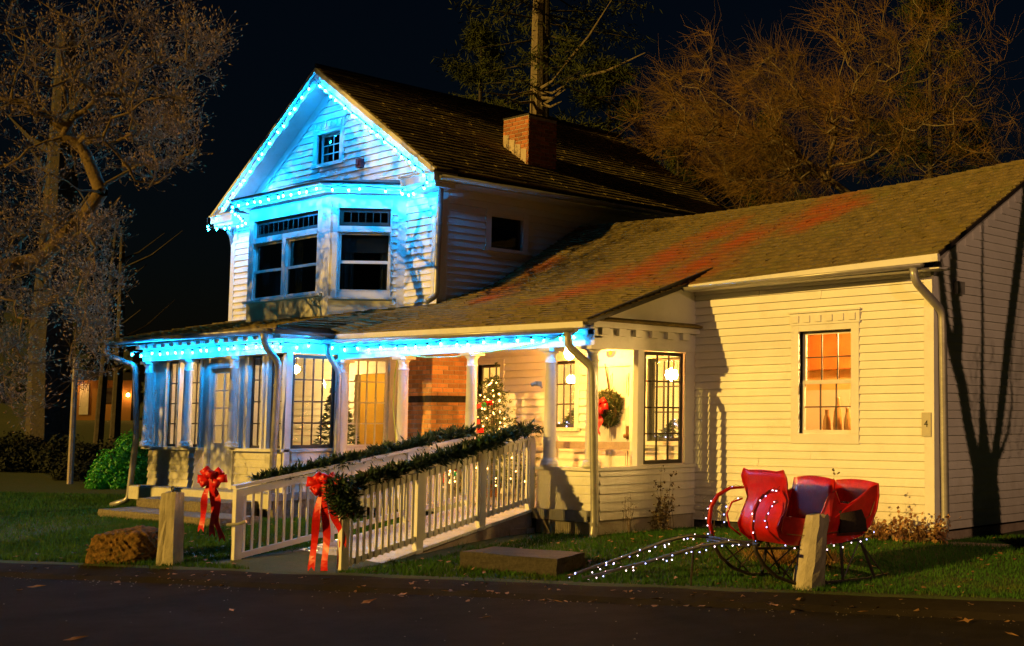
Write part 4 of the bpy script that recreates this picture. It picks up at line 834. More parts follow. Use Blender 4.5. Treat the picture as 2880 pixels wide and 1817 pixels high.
# drooping end of the right garland
Q, Fq = needles([(-13.98, 7.90, .78), (-13.93, 7.90, .62), (-13.88, 7.92, .48), (-13.85, 7.95, .40)], 2300, .14, .08, .009, 23)
o = Vector((-13.9, 7.95, .4)); sp_ = link('evergreen_spray', npmesh('evergreen_spray', Q-np.array(o), Fq, 'needle')); sp_.location = o; sp_['label'] = 'drooping evergreen spray behind the right red bow'; sp_['category'] = 'greenery'
def bow(p, label, s=1.0, tails=((-.07, .72), (.03, .85), (.12, .5)), right=(.81, .59, 0), seed=1):
    p = Vector(p); rt_ = Vector(right).normalized(); fw = Vector((rt_.y, -rt_.x, 0)); r = random.Random(seed)
    t = thing('red_bow', label, 'bow', p, 'red bows on the ramp rails')
    for k in (-1, 1):
        for m_, (tilt, LL) in enumerate(((.75, .15), (.15, .185), (-.5, .13), (1.2, .10))):
            b = MB(); L = LL*s*r.uniform(.9, 1.15); tl = tilt+r.uniform(-.15, .15); ax = rt_*math.cos(tl)*k+up*math.sin(tl); pw = up*math.cos(tl)-rt_*math.sin(tl)*k; pts = []; wv = []
            for i in range(13):
                a = math.pi*2*i/12; q = (1-math.cos(a))/2; pts.append(p+ax*(L*q)+fw*(.02+.015*m_+math.sin(a)*.05*s*(.4+.6*q))); wv.append((pw*.052+fw*.012*math.sin(a*2+m_))*s*(.35+.65*q**.6))
            b.strip(pts, wv, .0015); part('loop', b, 'ribbon', t, smooth=True)
    for dx, ln in tails:
        b = MB(); pts = []; n = 14
        for i in range(n+1):
            u = i/n; pts.append(p+rt_*(dx*s*(u**.6)+.012*math.sin(u*9+dx*30))+fw*(.05+.035*math.sin(u*8+dx*20))-up*ln*s*u)
        wv = [(rt_*.036+fw*.012*math.sin(i*.7))*s*(.5+.5*min(1, i/4)) for i in range(n+1)]
        b.strip(pts, wv, .0015)
        e = pts[-1]; d = up*-.05*s; b.add([e-rt_*.036*s, e, e+rt_*.036*s, e+rt_*.036*s+d, e-rt_*.036*s+d], [(0, 1, 4), (1, 2, 3)]); part('tail', b, 'ribbon', t)
    b = MB(); b.lathe([(.01, -.045), (.04, -.02), (.042, .02), (.01, .045)], p+fw*.04, 10); part('knot', b, 'ribbon', t, smooth=True)
    return t
bow((-16.28, 7.56, .80), 'red ribbon bow with tails at the foot of the left ramp rail', 1.0, ((-.10, .60), (.06, .66), (.14, .72)), seed=2)
bow((-14.17, 7.84, .78), 'large red ribbon bow with tails on the foot of the right ramp rail', 1.12, ((-.10, .84), (.05, .90), (.20, .60)), seed=3)
b = MB(); pts = [Vector((-14.17, 7.80, .78))+Vector((.81, .59, 0))*(.34*u)-up*(.36*u*u)+Vector((.3, -.4, 0))*.10*math.sin(u*3) for u in [i/10 for i in range(11)]]
b.strip(pts, Vector((.5, .35, .35))*.055, .002); solo('red_streamer', b, 'ribbon', 'red ribbon streamer falling across the evergreen spray', 'ribbon', (-14.17, 7.8, .7))
# wreath on the door
WC = Vector((-15.06, YW-.07, 1.66)); ring = [WC+Vector((math.cos(a)*.185, 0, math.sin(a)*.225)) for a in [2*math.pi*i/24 for i in range(25)]]
Q, Fq = needles(ring, 3000, .085, .07, .008, 31); wr_ = link('door_wreath', npmesh('door_wreath', Q-np.array(WC), Fq, 'xneedle')); wr_.location = WC; wr_['label'] = 'round evergreen wreath hanging on the front door'; wr_['category'] = 'wreath'
b = MB(); b.tube(ring, .03, 6); part('wreath_ring', b, 'twig', wr_); b = MB(); b.strip([(-15.06, YW-.03, 1.9), (-15.14, YW-.03, 2.2), (-15.18, YW-.03, 2.37)], Vector((.012, 0, .002)), .002); part('hanger', b, 'dark', wr_)
bow(WC+Vector((-.03, -.10, .05)), 'orange-red bow on the door wreath', .95, ((-.03, .36), (.05, .42)), right=(1, 0, 0), seed=5)
# small christmas tree on the porch
XT = Vector((-17.12, 12.15, .32)); xt = thing('christmas_tree', 'small decorated christmas tree standing on the porch', 'christmas tree', XT)
Qs = []; Fs = []; off = 0; r = np.random.default_rng(5)
for lv in range(26):
    z = .15+lv*.066; R_ = .74*(1-lv/27)**.85+.03; k = max(6, int(18*(1-lv/30)))
    for j in range(k):
        a = 6.283*(j+r.random())/k; tip = np.array([math.cos(a)*R_, math.sin(a)*R_, z-.05+r.random()*.09]); b0 = np.array([0, 0, z]);
        Q, Fq = needles([tuple(b0+(tip-b0)*.15), tuple(tip)], 34, .07, .065, .007, int(r.integers(1e6))); Qs.append(Q); Fs.append(Fq+off); off += len(Q)
Q, Fq = needles([(0, 0, 1.8), (.02, 0, 2.0), (.05, -.01, 2.12)], 60, .03, .05, .005, 77); Qs.append(Q); Fs.append(Fq+off)
me = npmesh('foliage', np.concatenate(Qs)+np.array(XT), np.concatenate(Fs), 'xneedle'); link('foliage', me, xt)
b = MB(); b.tube([XT, XT+up*1.8], [.035, .01], 6); part('trunk', b, 'bark', xt)
_b = MB(); _b.lathe([(.001, -.014), (.0125, 0), (.001, .014)], (0, 0, 0), 5); WD = _b.mesh('mini_light', 'warmdot')
_b = MB(); _b.lathe([(.001, -.014), (.0125, 0), (.001, .014)], (0, 0, 0), 5); BD = _b.mesh('mini_blue', 'bluedot')
def on_cone(zf, a, k=1.0): R_ = (.72*(1-zf)**.85+.04)*k; return XT+Vector((math.cos(a)*R_, math.sin(a)*R_, .18+zf*1.65))
for i in range(130): link('mini_light', WD, xt, mw=Matrix.Translation(on_cone(RNG.random()**1.3, RNG.uniform(math.pi*.75, math.pi*2.1), RNG.uniform(.9, 1.04))))
b = MB()
for z0, a0 in ((.12, 3.3), (.40, 3.6), (.66, 3.9)):
    for s_ in range(2):
        pts = [on_cone(z0+.10*math.sin(q*1.57)*(1 if s_ else -1)*.6+s_*.06, a0+q*1.3+s_*.5, 1.04) for q in [i/8 for i in range(9)]]
        b.strip(pts, Vector((0, 0, .036)), .002)
part('ribbon', b, 'ribbon', xt)
for zf, a in ((.76, 5.2), (.38, 4.25), (.42, 5.3), (.12, 4.9), (.55, 4.7), (.2, 4.1)):
    p = on_cone(zf, a, 1.06); b = MB(); b.lathe([(.005, -.045), (.035, -.028), (.046, 0), (.035, .028), (.008, .048)], p, 12); part('ornament', b, 'green_ball', xt, smooth=True)
for zf, a in ((.75, 4.5), (.52, 4.9), (.25, 4.75), (.2, 5.5), (.3, 4.2)):
    p = on_cone(zf, a, 1.1); b = MB()
    for q in range(6): t = q*math.pi/3; b.beam(p, p+Vector((math.cos(t)*.06*.8, -math.cos(t)*.0, math.sin(t)*.06)), .012, .012, (0, 1, 0))
    part('snowflake', b, 'cream', xt)
b = MB(); b.lathe([(.14, 0), (.17, .2)], XT, 12); part('pot', b, 'inbrown', xt)
# christmas greenery seen inside
for lab, c, R_, n, H in (('indoor christmas tree inside the sunroom corner window', (-20.5, 11.5, .4), .5, 2600, 1.7), ('indoor greenery with fairy lights in the porch window', (-16.2, 13.1, 1.3), .3, 700, .35), ('indoor greenery with fairy lights in the entry window', (-13.95, 13.1, 1.15), .3, 700, .3)):
    c = Vector(c); r = np.random.default_rng(n); zf = r.random(n)**1.2; a = r.random(n)*6.283; rr = R_*(1-zf)*r.random(n)**.4+.02
    base = np.c_[np.cos(a)*rr, np.sin(a)*rr, zf*H+.05]; d = np.c_[np.cos(a), np.sin(a), r.normal(0, .3, n)]*.09; s = np.cross(d, r.normal(size=(n, 3))); s = s/np.linalg.norm(s, axis=1)[:, None]*.012
    Q = np.stack([base, base+d*.5+s, base+d, base+d*.5-s], 1).reshape(-1, 3); o = link('indoor_greenery', npmesh('indoor_greenery', Q, np.arange(4*n).reshape(-1, 4), 'xneedle')); o.location = c; o['label'] = lab; o['category'] = 'greenery'
    for i in range(26):
        j = int(r.integers(n)); link('mini_light', WD if 'sunroom' in lab else BD, o, mw=Matrix.Translation(c+Vector(base[j]+d[j]*.9)))

# ------------------------------------------------------------------ the sleigh
SO = Vector((-8.92, 10.2, gz(-8.92, 10.2)+.012)); SF, SN = Vector((-.3144, -.9494, 0)), Vector((.9494, -.3144, 0))
def SW(a, b_, h): return SO + SF*(a*.9-.02) + SN*(b_*1.12+.03) + up*h
SL = thing('red_sleigh', 'glossy red horse sleigh with black iron runners by the wing wall', 'sleigh', SO)
prof = [(.50, .40), (.62, .47), (.675, .56), (.66, .66), (.61, .76), (.575, .85), (.57, .95), (.585, 1.05), (.60, 1.12)]
wid = [.36, .375, .39, .40, .405, .395, .40, .425, .43]; nb = 17; vs = []
for lay in (0, 1):
    for i, ((a, h), wd) in enumerate(zip(prof, wid)):
        for j in range(nb):
            q = -1+2*j/(nb-1); hh = h; aa = a-.06*q*q*(1 if i < 6 else .4)
            if i >= 7: hh += .03*math.exp(-((abs(q)-.86)/.12)**2) + .025*(1-q*q) - (.05 if abs(q) > .97 else 0)
            vs.append(SW(aa-.012*lay, q*wd, hh))
k = len(prof); fs = []
for lay in (0, 1):
    o = lay*k*nb; fs += [(o+i*nb+j, o+i*nb+j+1, o+(i+1)*nb+j+1, o+(i+1)*nb+j) for i in range(k-1) for j in range(nb-1)]
rim = [i*nb for i in range(k)]+[(k-1)*nb+j for j in range(1, nb)]+[i*nb+nb-1 for i in range(k-2, -1, -1)]
fs += [(rim[i], rim[i+1], rim[i+1]+k*nb, rim[i]+k*nb) for i in range(len(rim)-1)]
part('dashboard', MB().add(vs, fs), 'sleigh', SL, smooth=True)
b = MB(); b.tube([vs[i] for i in rim], .008, 6); part('dash_rim', b, 'sleigh', SL, smooth=True)
side = [(.50, .40), (.62, .48), (.66, .58), (.60, .70), (.50, .66), (.34, .58), (.16, .60), (.06, .74), (-.02, .90), (-.10, .93), (-.16, .80), (-.28, .78), (-.46, .86), (-.60, .95), (-.68, .97), (-.70, .86), (-.67, .72), (-.58, .55), (-.44, .44), (-.20, .39), (.2, .38)]
cen = (.0, .62)
for s in (-1, 1):
    b = MB(); vs = []; n = len(side)
    for lay, dd in ((0, 0), (1, -.02)):
        for f_ in (1.0, .62, .0):
            for a, h in side:
                A, H_ = cen[0]+(a-cen[0])*f_, cen[1]+(h-cen[1])*f_; vs.append(SW(A, s*(.385+.05*(1-f_)+dd), H_))
    fs = []
    for lay in range(2):
        o = lay*3*n
        for q in range(2): fs += [(o+q*n+i, o+q*n+(i+1) % n, o+(q+1)*n+(i+1) % n, o+(q+1)*n+i) for i in range(n)]
    fs += [(i, (i+1) % n, 3*n+(i+1) % n, 3*n+i) for i in range(n)]
    part('side_panel', b.add(vs, fs), 'sleigh', SL, smooth=False)
    b = MB(); b.tube([SW(a, s*.39, h) for a, h in side[3:15]], .009, 6); part('side_rim', b, 'sleigh', SL, smooth=True)
def across(name, pr_, wd, m, t=.02, crown=.03):
    b = MB(); vs = []; k = len(pr_); nb = 9
    for lay in (0, 1):
        for i, (a, h) in enumerate(pr_):
            for j in range(nb):
                q = -1+2*j/(nb-1); vs.append(SW(a-t*lay, q*wd, h+(crown*(1-q*q) if i == k-1 else 0)))
    fs = []
    for lay in (0, 1): fs += [(lay*k*nb+i*nb+j, lay*k*nb+i*nb+j+1, lay*k*nb+(i+1)*nb+j+1, lay*k*nb+(i+1)*nb+j) for i in range(k-1) for j in range(nb-1)]
    rim = [i*nb for i in range(k)]+[(k-1)*nb+j for j in range(1, nb)]+[i*nb+nb-1 for i in range(k-2, -1, -1)]+[j for j in range(nb-2, -1, -1)]
    fs += [(rim[i], rim[(i+1) % len(rim)], rim[(i+1) % len(rim)]+k*nb, rim[i]+k*nb) for i in range(len(rim))]
    part(name, MB().add(vs, fs), m, SL, smooth=True)
across('rear_back', [(-.44, .45), (-.58, .56), (-.66, .72), (-.69, .86), (-.68, .99)], .40, 'sleigh')
across('front_seat_back', [(.02, .45), (-.03, .70), (-.07, .90), (-.10, 1.04)], .375, 'sleigh')
across('floor', [(.5, .405), (.0, .39), (-.45, .44)], .38, 'sleigh', t=.0005, crown=0)
b = MB(); b.hexa([SW(-.12, -.36, .5), SW(-.12, .37, .5), SW(-.5, .37, .5), SW(-.5, -.36, .5), SW(-.14, -.36, .66), SW(-.14, .37, .66), SW(-.55, .37, .70), SW(-.55, -.36, .70)]); part('seat', b, 'fabric', SL)
b = MB(); pts = [SW(-.30, -.3, .73), SW(-.30, .1, .75), SW(-.30, .38, .73), SW(-.29, .46, .62), SW(-.28, .47, .50)]; wv = [SF*(.15+.015*math.sin(i*2)) for i in range(5)]; b.strip(pts, wv, .02); part('lap_robe', b, 'fabric', SL, smooth=True)
for s in (-1, 1):
    rb_ = s*.42
    b = MB(); rp_ = [(-.82, .03), (-.5, .0), (.1, .0), (.45, .02), (.68, .10), (.85, .23), (.95, .37), (.97, .48)]
    b.tube([SW(a, rb_, h) for a, h in rp_], .02, 6); part('runner', b, 'iron', SL, smooth=True)
    b = MB(); b.tube([SW(.95, rb_, .45), SW(1.0, rb_, .60), SW(.98, rb_, .76), SW(.90, rb_*.96, .88), SW(.76, rb_*.9, .95), SW(.60, rb_*.8, .955)], [.02, .024, .024, .022, .018, .012], 7); part('dash_curl', b, 'sleigh', SL, smooth=True)
    b = MB(); b.tube([SW(.62, rb_*.9, .45), SW(.76, rb_*.9, .55), SW(.80, rb_*.9, .68), SW(.74, rb_*.88, .80), SW(.62, rb_*.8, .84)], .011, 6); part('dash_brace', b, 'sleigh', SL, smooth=True)
    for a0, a1 in ((.30, .26), (-.18, -.20), (-.62, -.46)):
        b = MB(); b.tube([SW(a0, rb_, .01), SW(a1, rb_*.86, .41)], .017, 6); part('knee', b, 'iron', SL)
    for p_, q_ in ((SW(.62, rb_, .08), SW(.30, rb_*.9, .40)), (SW(-.75, rb_, .03), SW(-.40, rb_*.9, .44)), (SW(.05, rb_, .01), SW(.26, rb_*.9, .38)), (SW(.80, rb_, .18), SW(.45, rb_*.9, .38)), (SW(.45, rb_, .02), SW(.85, rb_, .40)), (SW(-.18, rb_, .01), SW(-.45, rb_*.9, .42))): b = MB(); b.tube([p_, q_], .009, 5); part('brace', b, 'iron', SL)
    b = MB(); b.tube([SW(.97, rb_, .40), SW(.5, rb_*.9, .37), SW(-.5, rb_*.86, .41)], .014, 6); part('bolster', b, 'iron', SL)
b = MB(); b.tube([SW(-.52, -.34, .71), SW(-.55, .0, .735), SW(-.55, .34, .71)], .05, 8); part('seat_roll', b, 'fabric', SL, smooth=True)
for s in (-1, 1):
    b = MB(); b.tube([SW(.56, s*.425, .52), SW(.40, s*.44, .50), (SW(.1, s*.445, .50)), SW(-.3, s*.44, .53), SW(-.56, s*.42, .66), SW(-.63, s*.41, .80)], .004, 4); part('pinstripe', b, 'brass', SL)
b = MB(); b.tube([SW(.97, -.5, .44), SW(.97, .5, .44)], .018, 6); b.tube([SW(1.03, -.42, .42), SW(1.03, .42, .42)], .014, 6); part('cross_bar', b, 'iron', SL)
tips = ((Vector((-11.25, 8.95, -.19)), -.46), (Vector((-11.0, 8.99, -.19)), .40)); shafts = []
for tip, bb in tips:
    a0 = SW(.98, bb, .44); p1 = a0+(tip-a0)*.12+up*.07; p2 = a0+(tip-a0)*.28+up*.085; p3 = a0+(tip-a0)*.6+up*.035
    pth = [a0, p1, p2, p3, tip]; b = MB(); b.tube(pth, [.016, .020, .020, .018, .015], 7); part('shaft', b, 'iron', SL, smooth=True); shafts.append(pth)
pm = shafts[1][0].lerp(shafts[1][4], .33); b = MB(); b.tube([pm+up*.08, pm+Vector((-.03, 0, -.3))], .012, 5); part('shaft_prop', b, 'iron', SL)
# mini lights wound on the sleigh
_b = MB(); _b.lathe([(.001, -.007), (.0072, -.001), (.005, .006), (.001, .009)], (0, 0, 0), 6); MW = _b.mesh('mini_white', 'whitedot'); _b = MB(); _b.lathe([(.001, -.007), (.0072, -.001), (.005, .006), (.001, .009)], (0, 0, 0), 6); MBL = _b.mesh('mini_violet', 'bluedot')
SLL = thing('fairy_lights', 'tiny white fairy lights wound along the sleigh shafts and dash', 'string lights', SO)
def along(pth, u):
    L = [0]; [L.append(L[-1]+(Vector(q)-Vector(p)).length) for p, q in zip(pth[:-1], pth[1:])]; d = u*L[-1]
    for i in range(len(pth)-1):
        if d <= L[i+1]: return Vector(pth[i]).lerp(Vector(pth[i+1]), (d-L[i])/max(1e-6, L[i+1]-L[i]))
    return Vector(pth[-1])
wires = [(shafts[0], 34, .035), (shafts[1], 36, .035)]
for s in (-1, 1):
    wires.append(([SW(.97, s*.44, .46), SW(1.02, s*.44, .60), SW(1.0, s*.44, .76), SW(.92, s*.42, .89), SW(.78, s*.39, .97), SW(.60, s*.35, .99)], 9, .02))
    wires.append(([SW(.80, s*.40, .58), SW(.82, s*.39, .70), SW(.75, s*.38, .82), SW(.63, s*.36, .87)], 5, .015))
wires.append(([SW(.62, .42, .42), SW(.3, .42, .37), SW(-.2, .42, .37), SW(-.5, .42, .42), SW(-.66, .42, .52)], 12, .02))
for pth, n, jt in wires:
    b = MB(); pp = [along(pth, i/(n*2))+Vector((RNG.uniform(-jt, jt), RNG.uniform(-jt, jt), RNG.uniform(-jt, jt)-.01)) for i in range(n*2+1)]; b.tube(pp, .003, 4); part('wire', b, 'cable', SLL)
    for i in range(n):
        link('mini_light', MBL if RNG.random() < .38 else MW, SLL, mw=Matrix.Translation(pp[2*i+1]+Vector((0, 0, -.008))) @ Matrix.Rotation(RNG.uniform(0, 6), 4, 'X'))

# ------------------------------------------------------------------ stones, posts, steps
def rough(pts_b, pts_t, seed, amp=.012, sub=4):
    """hexahedron with displaced faces"""
    r = random.Random(seed); b = MB(); n = sub; P = [Vector(p) for p in pts_b+pts_t]
    key = {}
    def vert(p):
        kx = (round(p.x, 4), round(p.y, 4), round(p.z, 4))
        if kx not in key: key[kx] = len(b.v); b.v.append(tuple(p+Vector((r.uniform(-amp, amp), r.uniform(-amp, amp), r.uniform(-amp, amp)*.6))))
        return key[kx]
    for f in ((0, 3, 2, 1), (4, 5, 6, 7), (0, 1, 5, 4), (1, 2, 6, 5), (2, 3, 7, 6), (3, 0, 4, 7)):
        A, B_, C_, D = [P[i] for i in f]
        for i in range(n):
            for j in range(n):
                q = [vert(A.lerp(B_, x/n).lerp(D.lerp(C_, x/n), y/n)) for x, y in ((i, j), (i+1, j), (i+1, j+1), (i, j+1))]; b.f.append(tuple(q))
    return b
def rbox(x0, x1, y0, y1, z0, z1, seed, amp=.012, sub=4, skew=0): return rough([(x0, y0, z0), (x1, y0+skew, z0), (x1, y1+skew, z0), (x0, y1, z0)], [(x0, y0, z1), (x1, y0+skew, z1), (x1, y1+skew, z1), (x0, y1, z1)], seed, amp, sub)
b = rough([(-12.93, 8.79, -.24), (-11.35, 8.92, -.24), (-11.63, 9.53, -.2), (-13.1, 9.37, -.2)], [(-12.93, 8.79, 0), (-11.35, 8.92, 0), (-11.63, 9.53, .0), (-13.1, 9.37, .0)], 4, .008, 6)
solo('stone_slab', b, 'granite_shaded', 'low granite mounting block beside the ramp', 'stone slab', (-12.2, 9.1, -.24))
solo('stone_step', rbox(-22.55, -18.75, 8.72, 9.32, -.2, .12, 5, .015, 6, .1), 'granite', 'wide lower stone step in front of the sunroom door', 'step', (-20.6, 9.0, -.2), 'stone steps')
solo('stone_step', rbox(-22.6, -19.9, 9.33, 9.92, -.1, .27, 6, .012, 6), 'granite', 'upper stone step below the sunroom door', 'step', (-21.2, 9.6, -.1), 'stone steps')
z0 = gz(-16.2, 7.05); a = Vector((-16.22, 7.07, z0))
_ct = [Vector((math.cos(t)*.15, math.sin(t)*.15, 0)) for t in [math.radians(33.5-135+90*q) for q in range(4)]]
b = rough([a+c+up*-.1 for c in _ct], [a+c*.82+up*(.85+.02*(q % 2)) for q, c in enumerate(_ct)], 8, .007, 6)
gp = solo('granite_post', b, 'concrete', 'square granite hitching post with iron ring beside the rock', 'post', a)
b = MB(); b.tube([a+Vector((.03*math.cos(t), 0, .90+.03*math.sin(t))) for t in [i*.6283 for i in range(11)]], .009, 6); part('iron_ring', b, 'iron', gp)
z0 = gz(-8.6, 9.72); a = Vector((-8.52, 9.81, z0))
b = MB(); nn = 8; vs = []
for i in range(nn+1):
    t = i/nn; h = .78*t-.05; wd = .155-.045*t
    for j in range(12):
        q = 6.283*j/12+.4; sq = max(abs(math.cos(q)), abs(math.sin(q)))**.45; p = a+Vector((.05*t+math.cos(q)*wd/sq+RNG.uniform(-.009, .009), .09*t+math.sin(q)*wd/sq+RNG.uniform(-.009, .009), h+(RNG.uniform(-.03, .03) if i == nn else 0))); vs.append(p)
b.add(vs, [(i*12+j, i*12+(j+1) % 12, (i+1)*12+(j+1) % 12, (i+1)*12+j) for i in range(nn) for j in range(12)]+[tuple(range(nn*12, nn*12+12))])
solo('concrete_post', b, 'concrete', 'leaning weathered concrete post in front of the sleigh', 'post', a)
# mossy rock
import bmesh
bm = bmesh.new(); bmesh.ops.create_icosphere(bm, subdivisions=5, radius=1); r = random.Random(3); ks = [(Vector((r.gauss(0, 1), r.gauss(0, 1), r.gauss(0, 1))), r.uniform(0, 6), r.uniform(.02, .07)) for _ in range(26)]
for v in bm.verts:
    d = v.co.normalized(); q = max(abs(d.x), abs(d.y), abs(d.z))**.55; disp = sum(am*math.sin(k_.dot(d)*3.2+ph) for k_, ph, am in ks)*.5 + .06*math.sin(d.x*19+d.y*13)*math.sin(d.z*23+d.x*11) + .05*math.sin(d.x*41+d.z*37)*math.sin(d.y*33)
    v.co = d*(1/q)*(1+disp*.6)
    v.co = Vector((v.co.x*.39, v.co.y*.32, v.co.z*.27+.06*(v.co.x)))
me = bpy.data.meshes.new('rock'); bm.to_mesh(me); bm.free(); me.materials.append(M['rock'])
ro = link('rock', me); ro.location = (-17.08, 6.98, gz(-17, 7)+.12); ro.rotation_euler = (0, .12, .45); ro['label'] = 'big mossy boulder at the lawn edge left of the granite post'; ro['category'] = 'rock'
b = MB(); b.box(-8.98, -8.35, 12.60, 12.70, -.06, .0); b.box(-8.75, -8.0, 12.66, 12.80, -.07, .02)
for i, v in enumerate(b.v): b.v[i] = (v[0], v[1]+(v[0]+8.6)*.15, v[2])
solo('timber', b, 'wood', 'weathered timber lying below the corner downspout', 'timber', (-8.6, 12.68, -.06))
# concrete path behind the left rail
b = MB(); b.hexa([(-17.6, 7.15, -.21), (-15.75, 7.5, -.26), (-15.9, 8.0, -.2), (-17.6, 7.6, -.17), (-17.6, 7.15, -.18), (-15.75, 7.5, -.222), (-15.9, 8.0, -.165), (-17.6, 7.6, -.14)]); struct('path', b, 'concrete')

# ------------------------------------------------------------------ weeds, straw, fallen leaves
def stalks(c, n, h, spread, seed, lean=.5, wd=.004, curl=.4):
    r = np.random.default_rng(seed); V = []; Fc = []
    for i in range(n):
        b0 = np.array([c[0]+r.normal(0, spread), c[1]+r.normal(0, spread*.5), c[2]-.02]); d = np.array([r.normal(0, lean), r.normal(0, lean), 1.0]); L = h*r.uniform(.5, 1.15); s = np.array([math.cos(i), math.sin(i), 0])*wd
        p = [b0]; 
        for k in range(3): d = d+np.array([r.normal(0, curl), r.normal(0, curl), -curl*.5*k]); d /= np.linalg.norm(d); p.append(p[-1]+d*L/3)
        o = len(V)
        for k, q in enumerate(p): V += [q-s*(1-k/3.2), q+s*(1-k/3.2)]
        Fc += [(o+2*k, o+2*k+1, o+2*k+3, o+2*k+2) for k in range(3)]
    return np.array(V), np.array(Fc)
def tuft(name, label, cat, c, n, h, sp, m, seed, group=None, **kw):
    V, Fc = stalks((0, 0, 0), n, h, sp, seed, **kw); o = link(name, npmesh(name, V, Fc, m)); o.location = c; o['label'] = label; o['category'] = cat
    if group: o['group'] = group
    return o
for k, (x, y, n, lab) in enumerate(((-9.75, 10.75, 420, 'dry straw clump under the left front of the sleigh'), (-9.35, 11.0, 460, 'dry straw clump behind the sleigh runners'), (-10.15, 10.9, 260, 'thin dry straw clump left of the sleigh curls'))):
    tuft('straw_clump', lab, 'dry grass', (x, y, gz(x, y)), n, .34, .17, 'straw', 40+k, 'dry straw clumps by the sleigh', lean=.7, curl=.55)
def weed(label, c, h, n, seed, m='twig', leafy=60, lsz=.02):
    r = random.Random(seed); b = MB(); tipsl = []
    for i in range(n):
        p = Vector((c[0]+r.gauss(0, .07), c[1]+r.gauss(0, .04), c[2]-.02)); pts = [p]; d = Vector((r.gauss(0, .16), r.gauss(0, .1), 1)); L = h*r.uniform(.55, 1.1)
        for k in range(4):
            d = (d+Vector((r.gauss(0, .12), r.gauss(0, .12), .1))).normalized(); p = p+d*L/4; pts.append(p)
        b.tube(pts, [.004, .0035, .003, .0025, .001], 3, False); tipsl += pts[1:]
        for q in pts[2:]:
            for _ in range(2):
                e = q+Vector((r.gauss(0, .06), r.gauss(0, .05), r.uniform(.01, .09))); b.tube([q, e], [.002, .001], 3, False); tipsl.append(e)
    for _ in range(leafy):
        q = r.choice(tipsl)+Vector((r.gauss(0, .01), r.gauss(0, .01), r.gauss(0, .01))); d1 = Vector((r.gauss(0, 1), r.gauss(0, 1), r.gauss(0, 1))).normalized()*lsz; d2 = d1.cross(Vector((r.gauss(0, 1), r.gauss(0, 1), 1))).normalized()*lsz*.5
        b.add([q, q+d1*.5+d2, q+d1, q+d1*.5-d2], [(0, 1, 2, 3)])
    return solo('weed', b, m, label, 'weed', c, 'dry weeds along the porch side')
weed('tall dry weed with seed heads against the porch side wall', (-13.0, 12.05, -.05), .82, 9, 1, leafy=220, lsz=.03)
weed('bushy dry weed low by the porch side wall', (-13.0, 11.92, -.05), .42, 14, 2, leafy=320, lsz=.035)
weed('thin bare weed near the porch corner downspout', (-13.0, 11.35, -.07), .55, 6, 3, leafy=30)
weed('single tall stalk at the inner porch corner', (-12.7, 12.45, -.03), .8, 2, 4, leafy=8)
weed('dry flower stalk behind the sleigh curl', (-9.9, 11.6, -.05), .85, 4, 5, leafy=120, lsz=.03)
for k in range(10):
    x = -11.2+k*.26+RNG.uniform(-.08, .08); 
    weed(['withered low plant at the wing wall nearest the porch corner', 'second withered plant from the porch corner below the wing wall', 'third withered plant from the porch corner, just left of the sleigh curls', 'withered plant behind the left sleigh curl', 'withered plant hidden behind the sleigh dash', 'withered plant behind the sleigh seat', 'withered plant behind the rear of the sleigh', 'brown hydrangea just right of the sleigh', 'brown hydrangea second right of the sleigh', 'brown hydrangea nearest the corner downspout'][k], (x, 12.55+RNG.uniform(-.08, .05), gz(x, 12.5)), RNG.uniform(.2, .36), 12, 60+k, m='leaf', leafy=150, lsz=.05)
_l = MB(); _l.add([(0, 0, 0), (.03, .012, .006), (.055, .035, .012), (.075, .012, .004), (.12, .0, .012), (.075, -.014, .008), (.05, -.04, .004), (.028, -.012, .01), (-.03, .0, .004)], [(8, 0, 1), (8, 7, 0), (0, 7, 6, 5), (0, 5, 4), (0, 4, 3), (0, 3, 2, 1)])
LEAF = _l.mesh('fallen_leaf', 'leaf')
LP = [(585, 1660, 'curled leaf on the road left of the ramp'), (655, 1720, 'pale leaf flat on the road below the ramp'), (1375, 1736, 'leaf lying alone in the middle of the road'), (1250, 1664, ''), (1520, 1692, ''), (1575, 1695, ''), (1658, 1696, ''), (1858, 1688, 'brown leaf standing on the kerb below the sleigh shafts'), (2185, 1706, ''), (2436, 1722, ''), (1060, 1660, ''), (910, 1632, 'orange leaf on the ramp apron'), (235, 1795, 'leaf near the lower left road corner'), (2858, 1790, ''), (1130, 1672, ''), (60, 1660, ''), (120, 1650, ''), (1970, 1706, ''), (1050, 1690, ''), (2700, 1750, '')]
LEAFLAB = ['', '', '', 'brown leaf on the kerb below the stone slab', 'pale leaf on the kerb left of the sleigh shaft tips', 'leaf on the kerb just below the sleigh shaft tips', 'leaf on the kerb right of the shaft tips', '', 'leaf on the kerb below the concrete post', 'leaf on the kerb right of the concrete post', 'leaf on the road just right of the ramp apron', '', '', 'leaf at the lower right road corner', 'leaf on the kerb between ramp and stone slab', 'leaf at the far left end of the kerb', 'second leaf from the left end of the kerb', 'leaf on the kerb below the front of the sleigh', 'leaf on the road below the right ramp post', 'leaf on the road edge near the right frame border']
def leaf_at(px, py, z): d = at(px, py, 1)-CAM; return CAM+d*((z-CAM.z)/d.z)
for k, (px, py, lab) in enumerate(LP):
    p = leaf_at(px, py, -.292); dd = road_d(p.x, p.y); p = leaf_at(px, py, (-.295 if dd < -.15 else -.232)+(.02 if 'apron' in lab else 0))
    o = link('fallen_leaf', LEAF); o.location = p+up*.006; o.rotation_euler = (RNG.uniform(-.3, .3), RNG.uniform(-.25, .25), RNG.uniform(0, 6.28)); o.scale = [RNG.uniform(.8, 1.5)]*3
    o['label'] = lab or LEAFLAB[k]; o['category'] = 'leaf'; o['group'] = 'fallen leaves on the road'
r = random.Random(9)
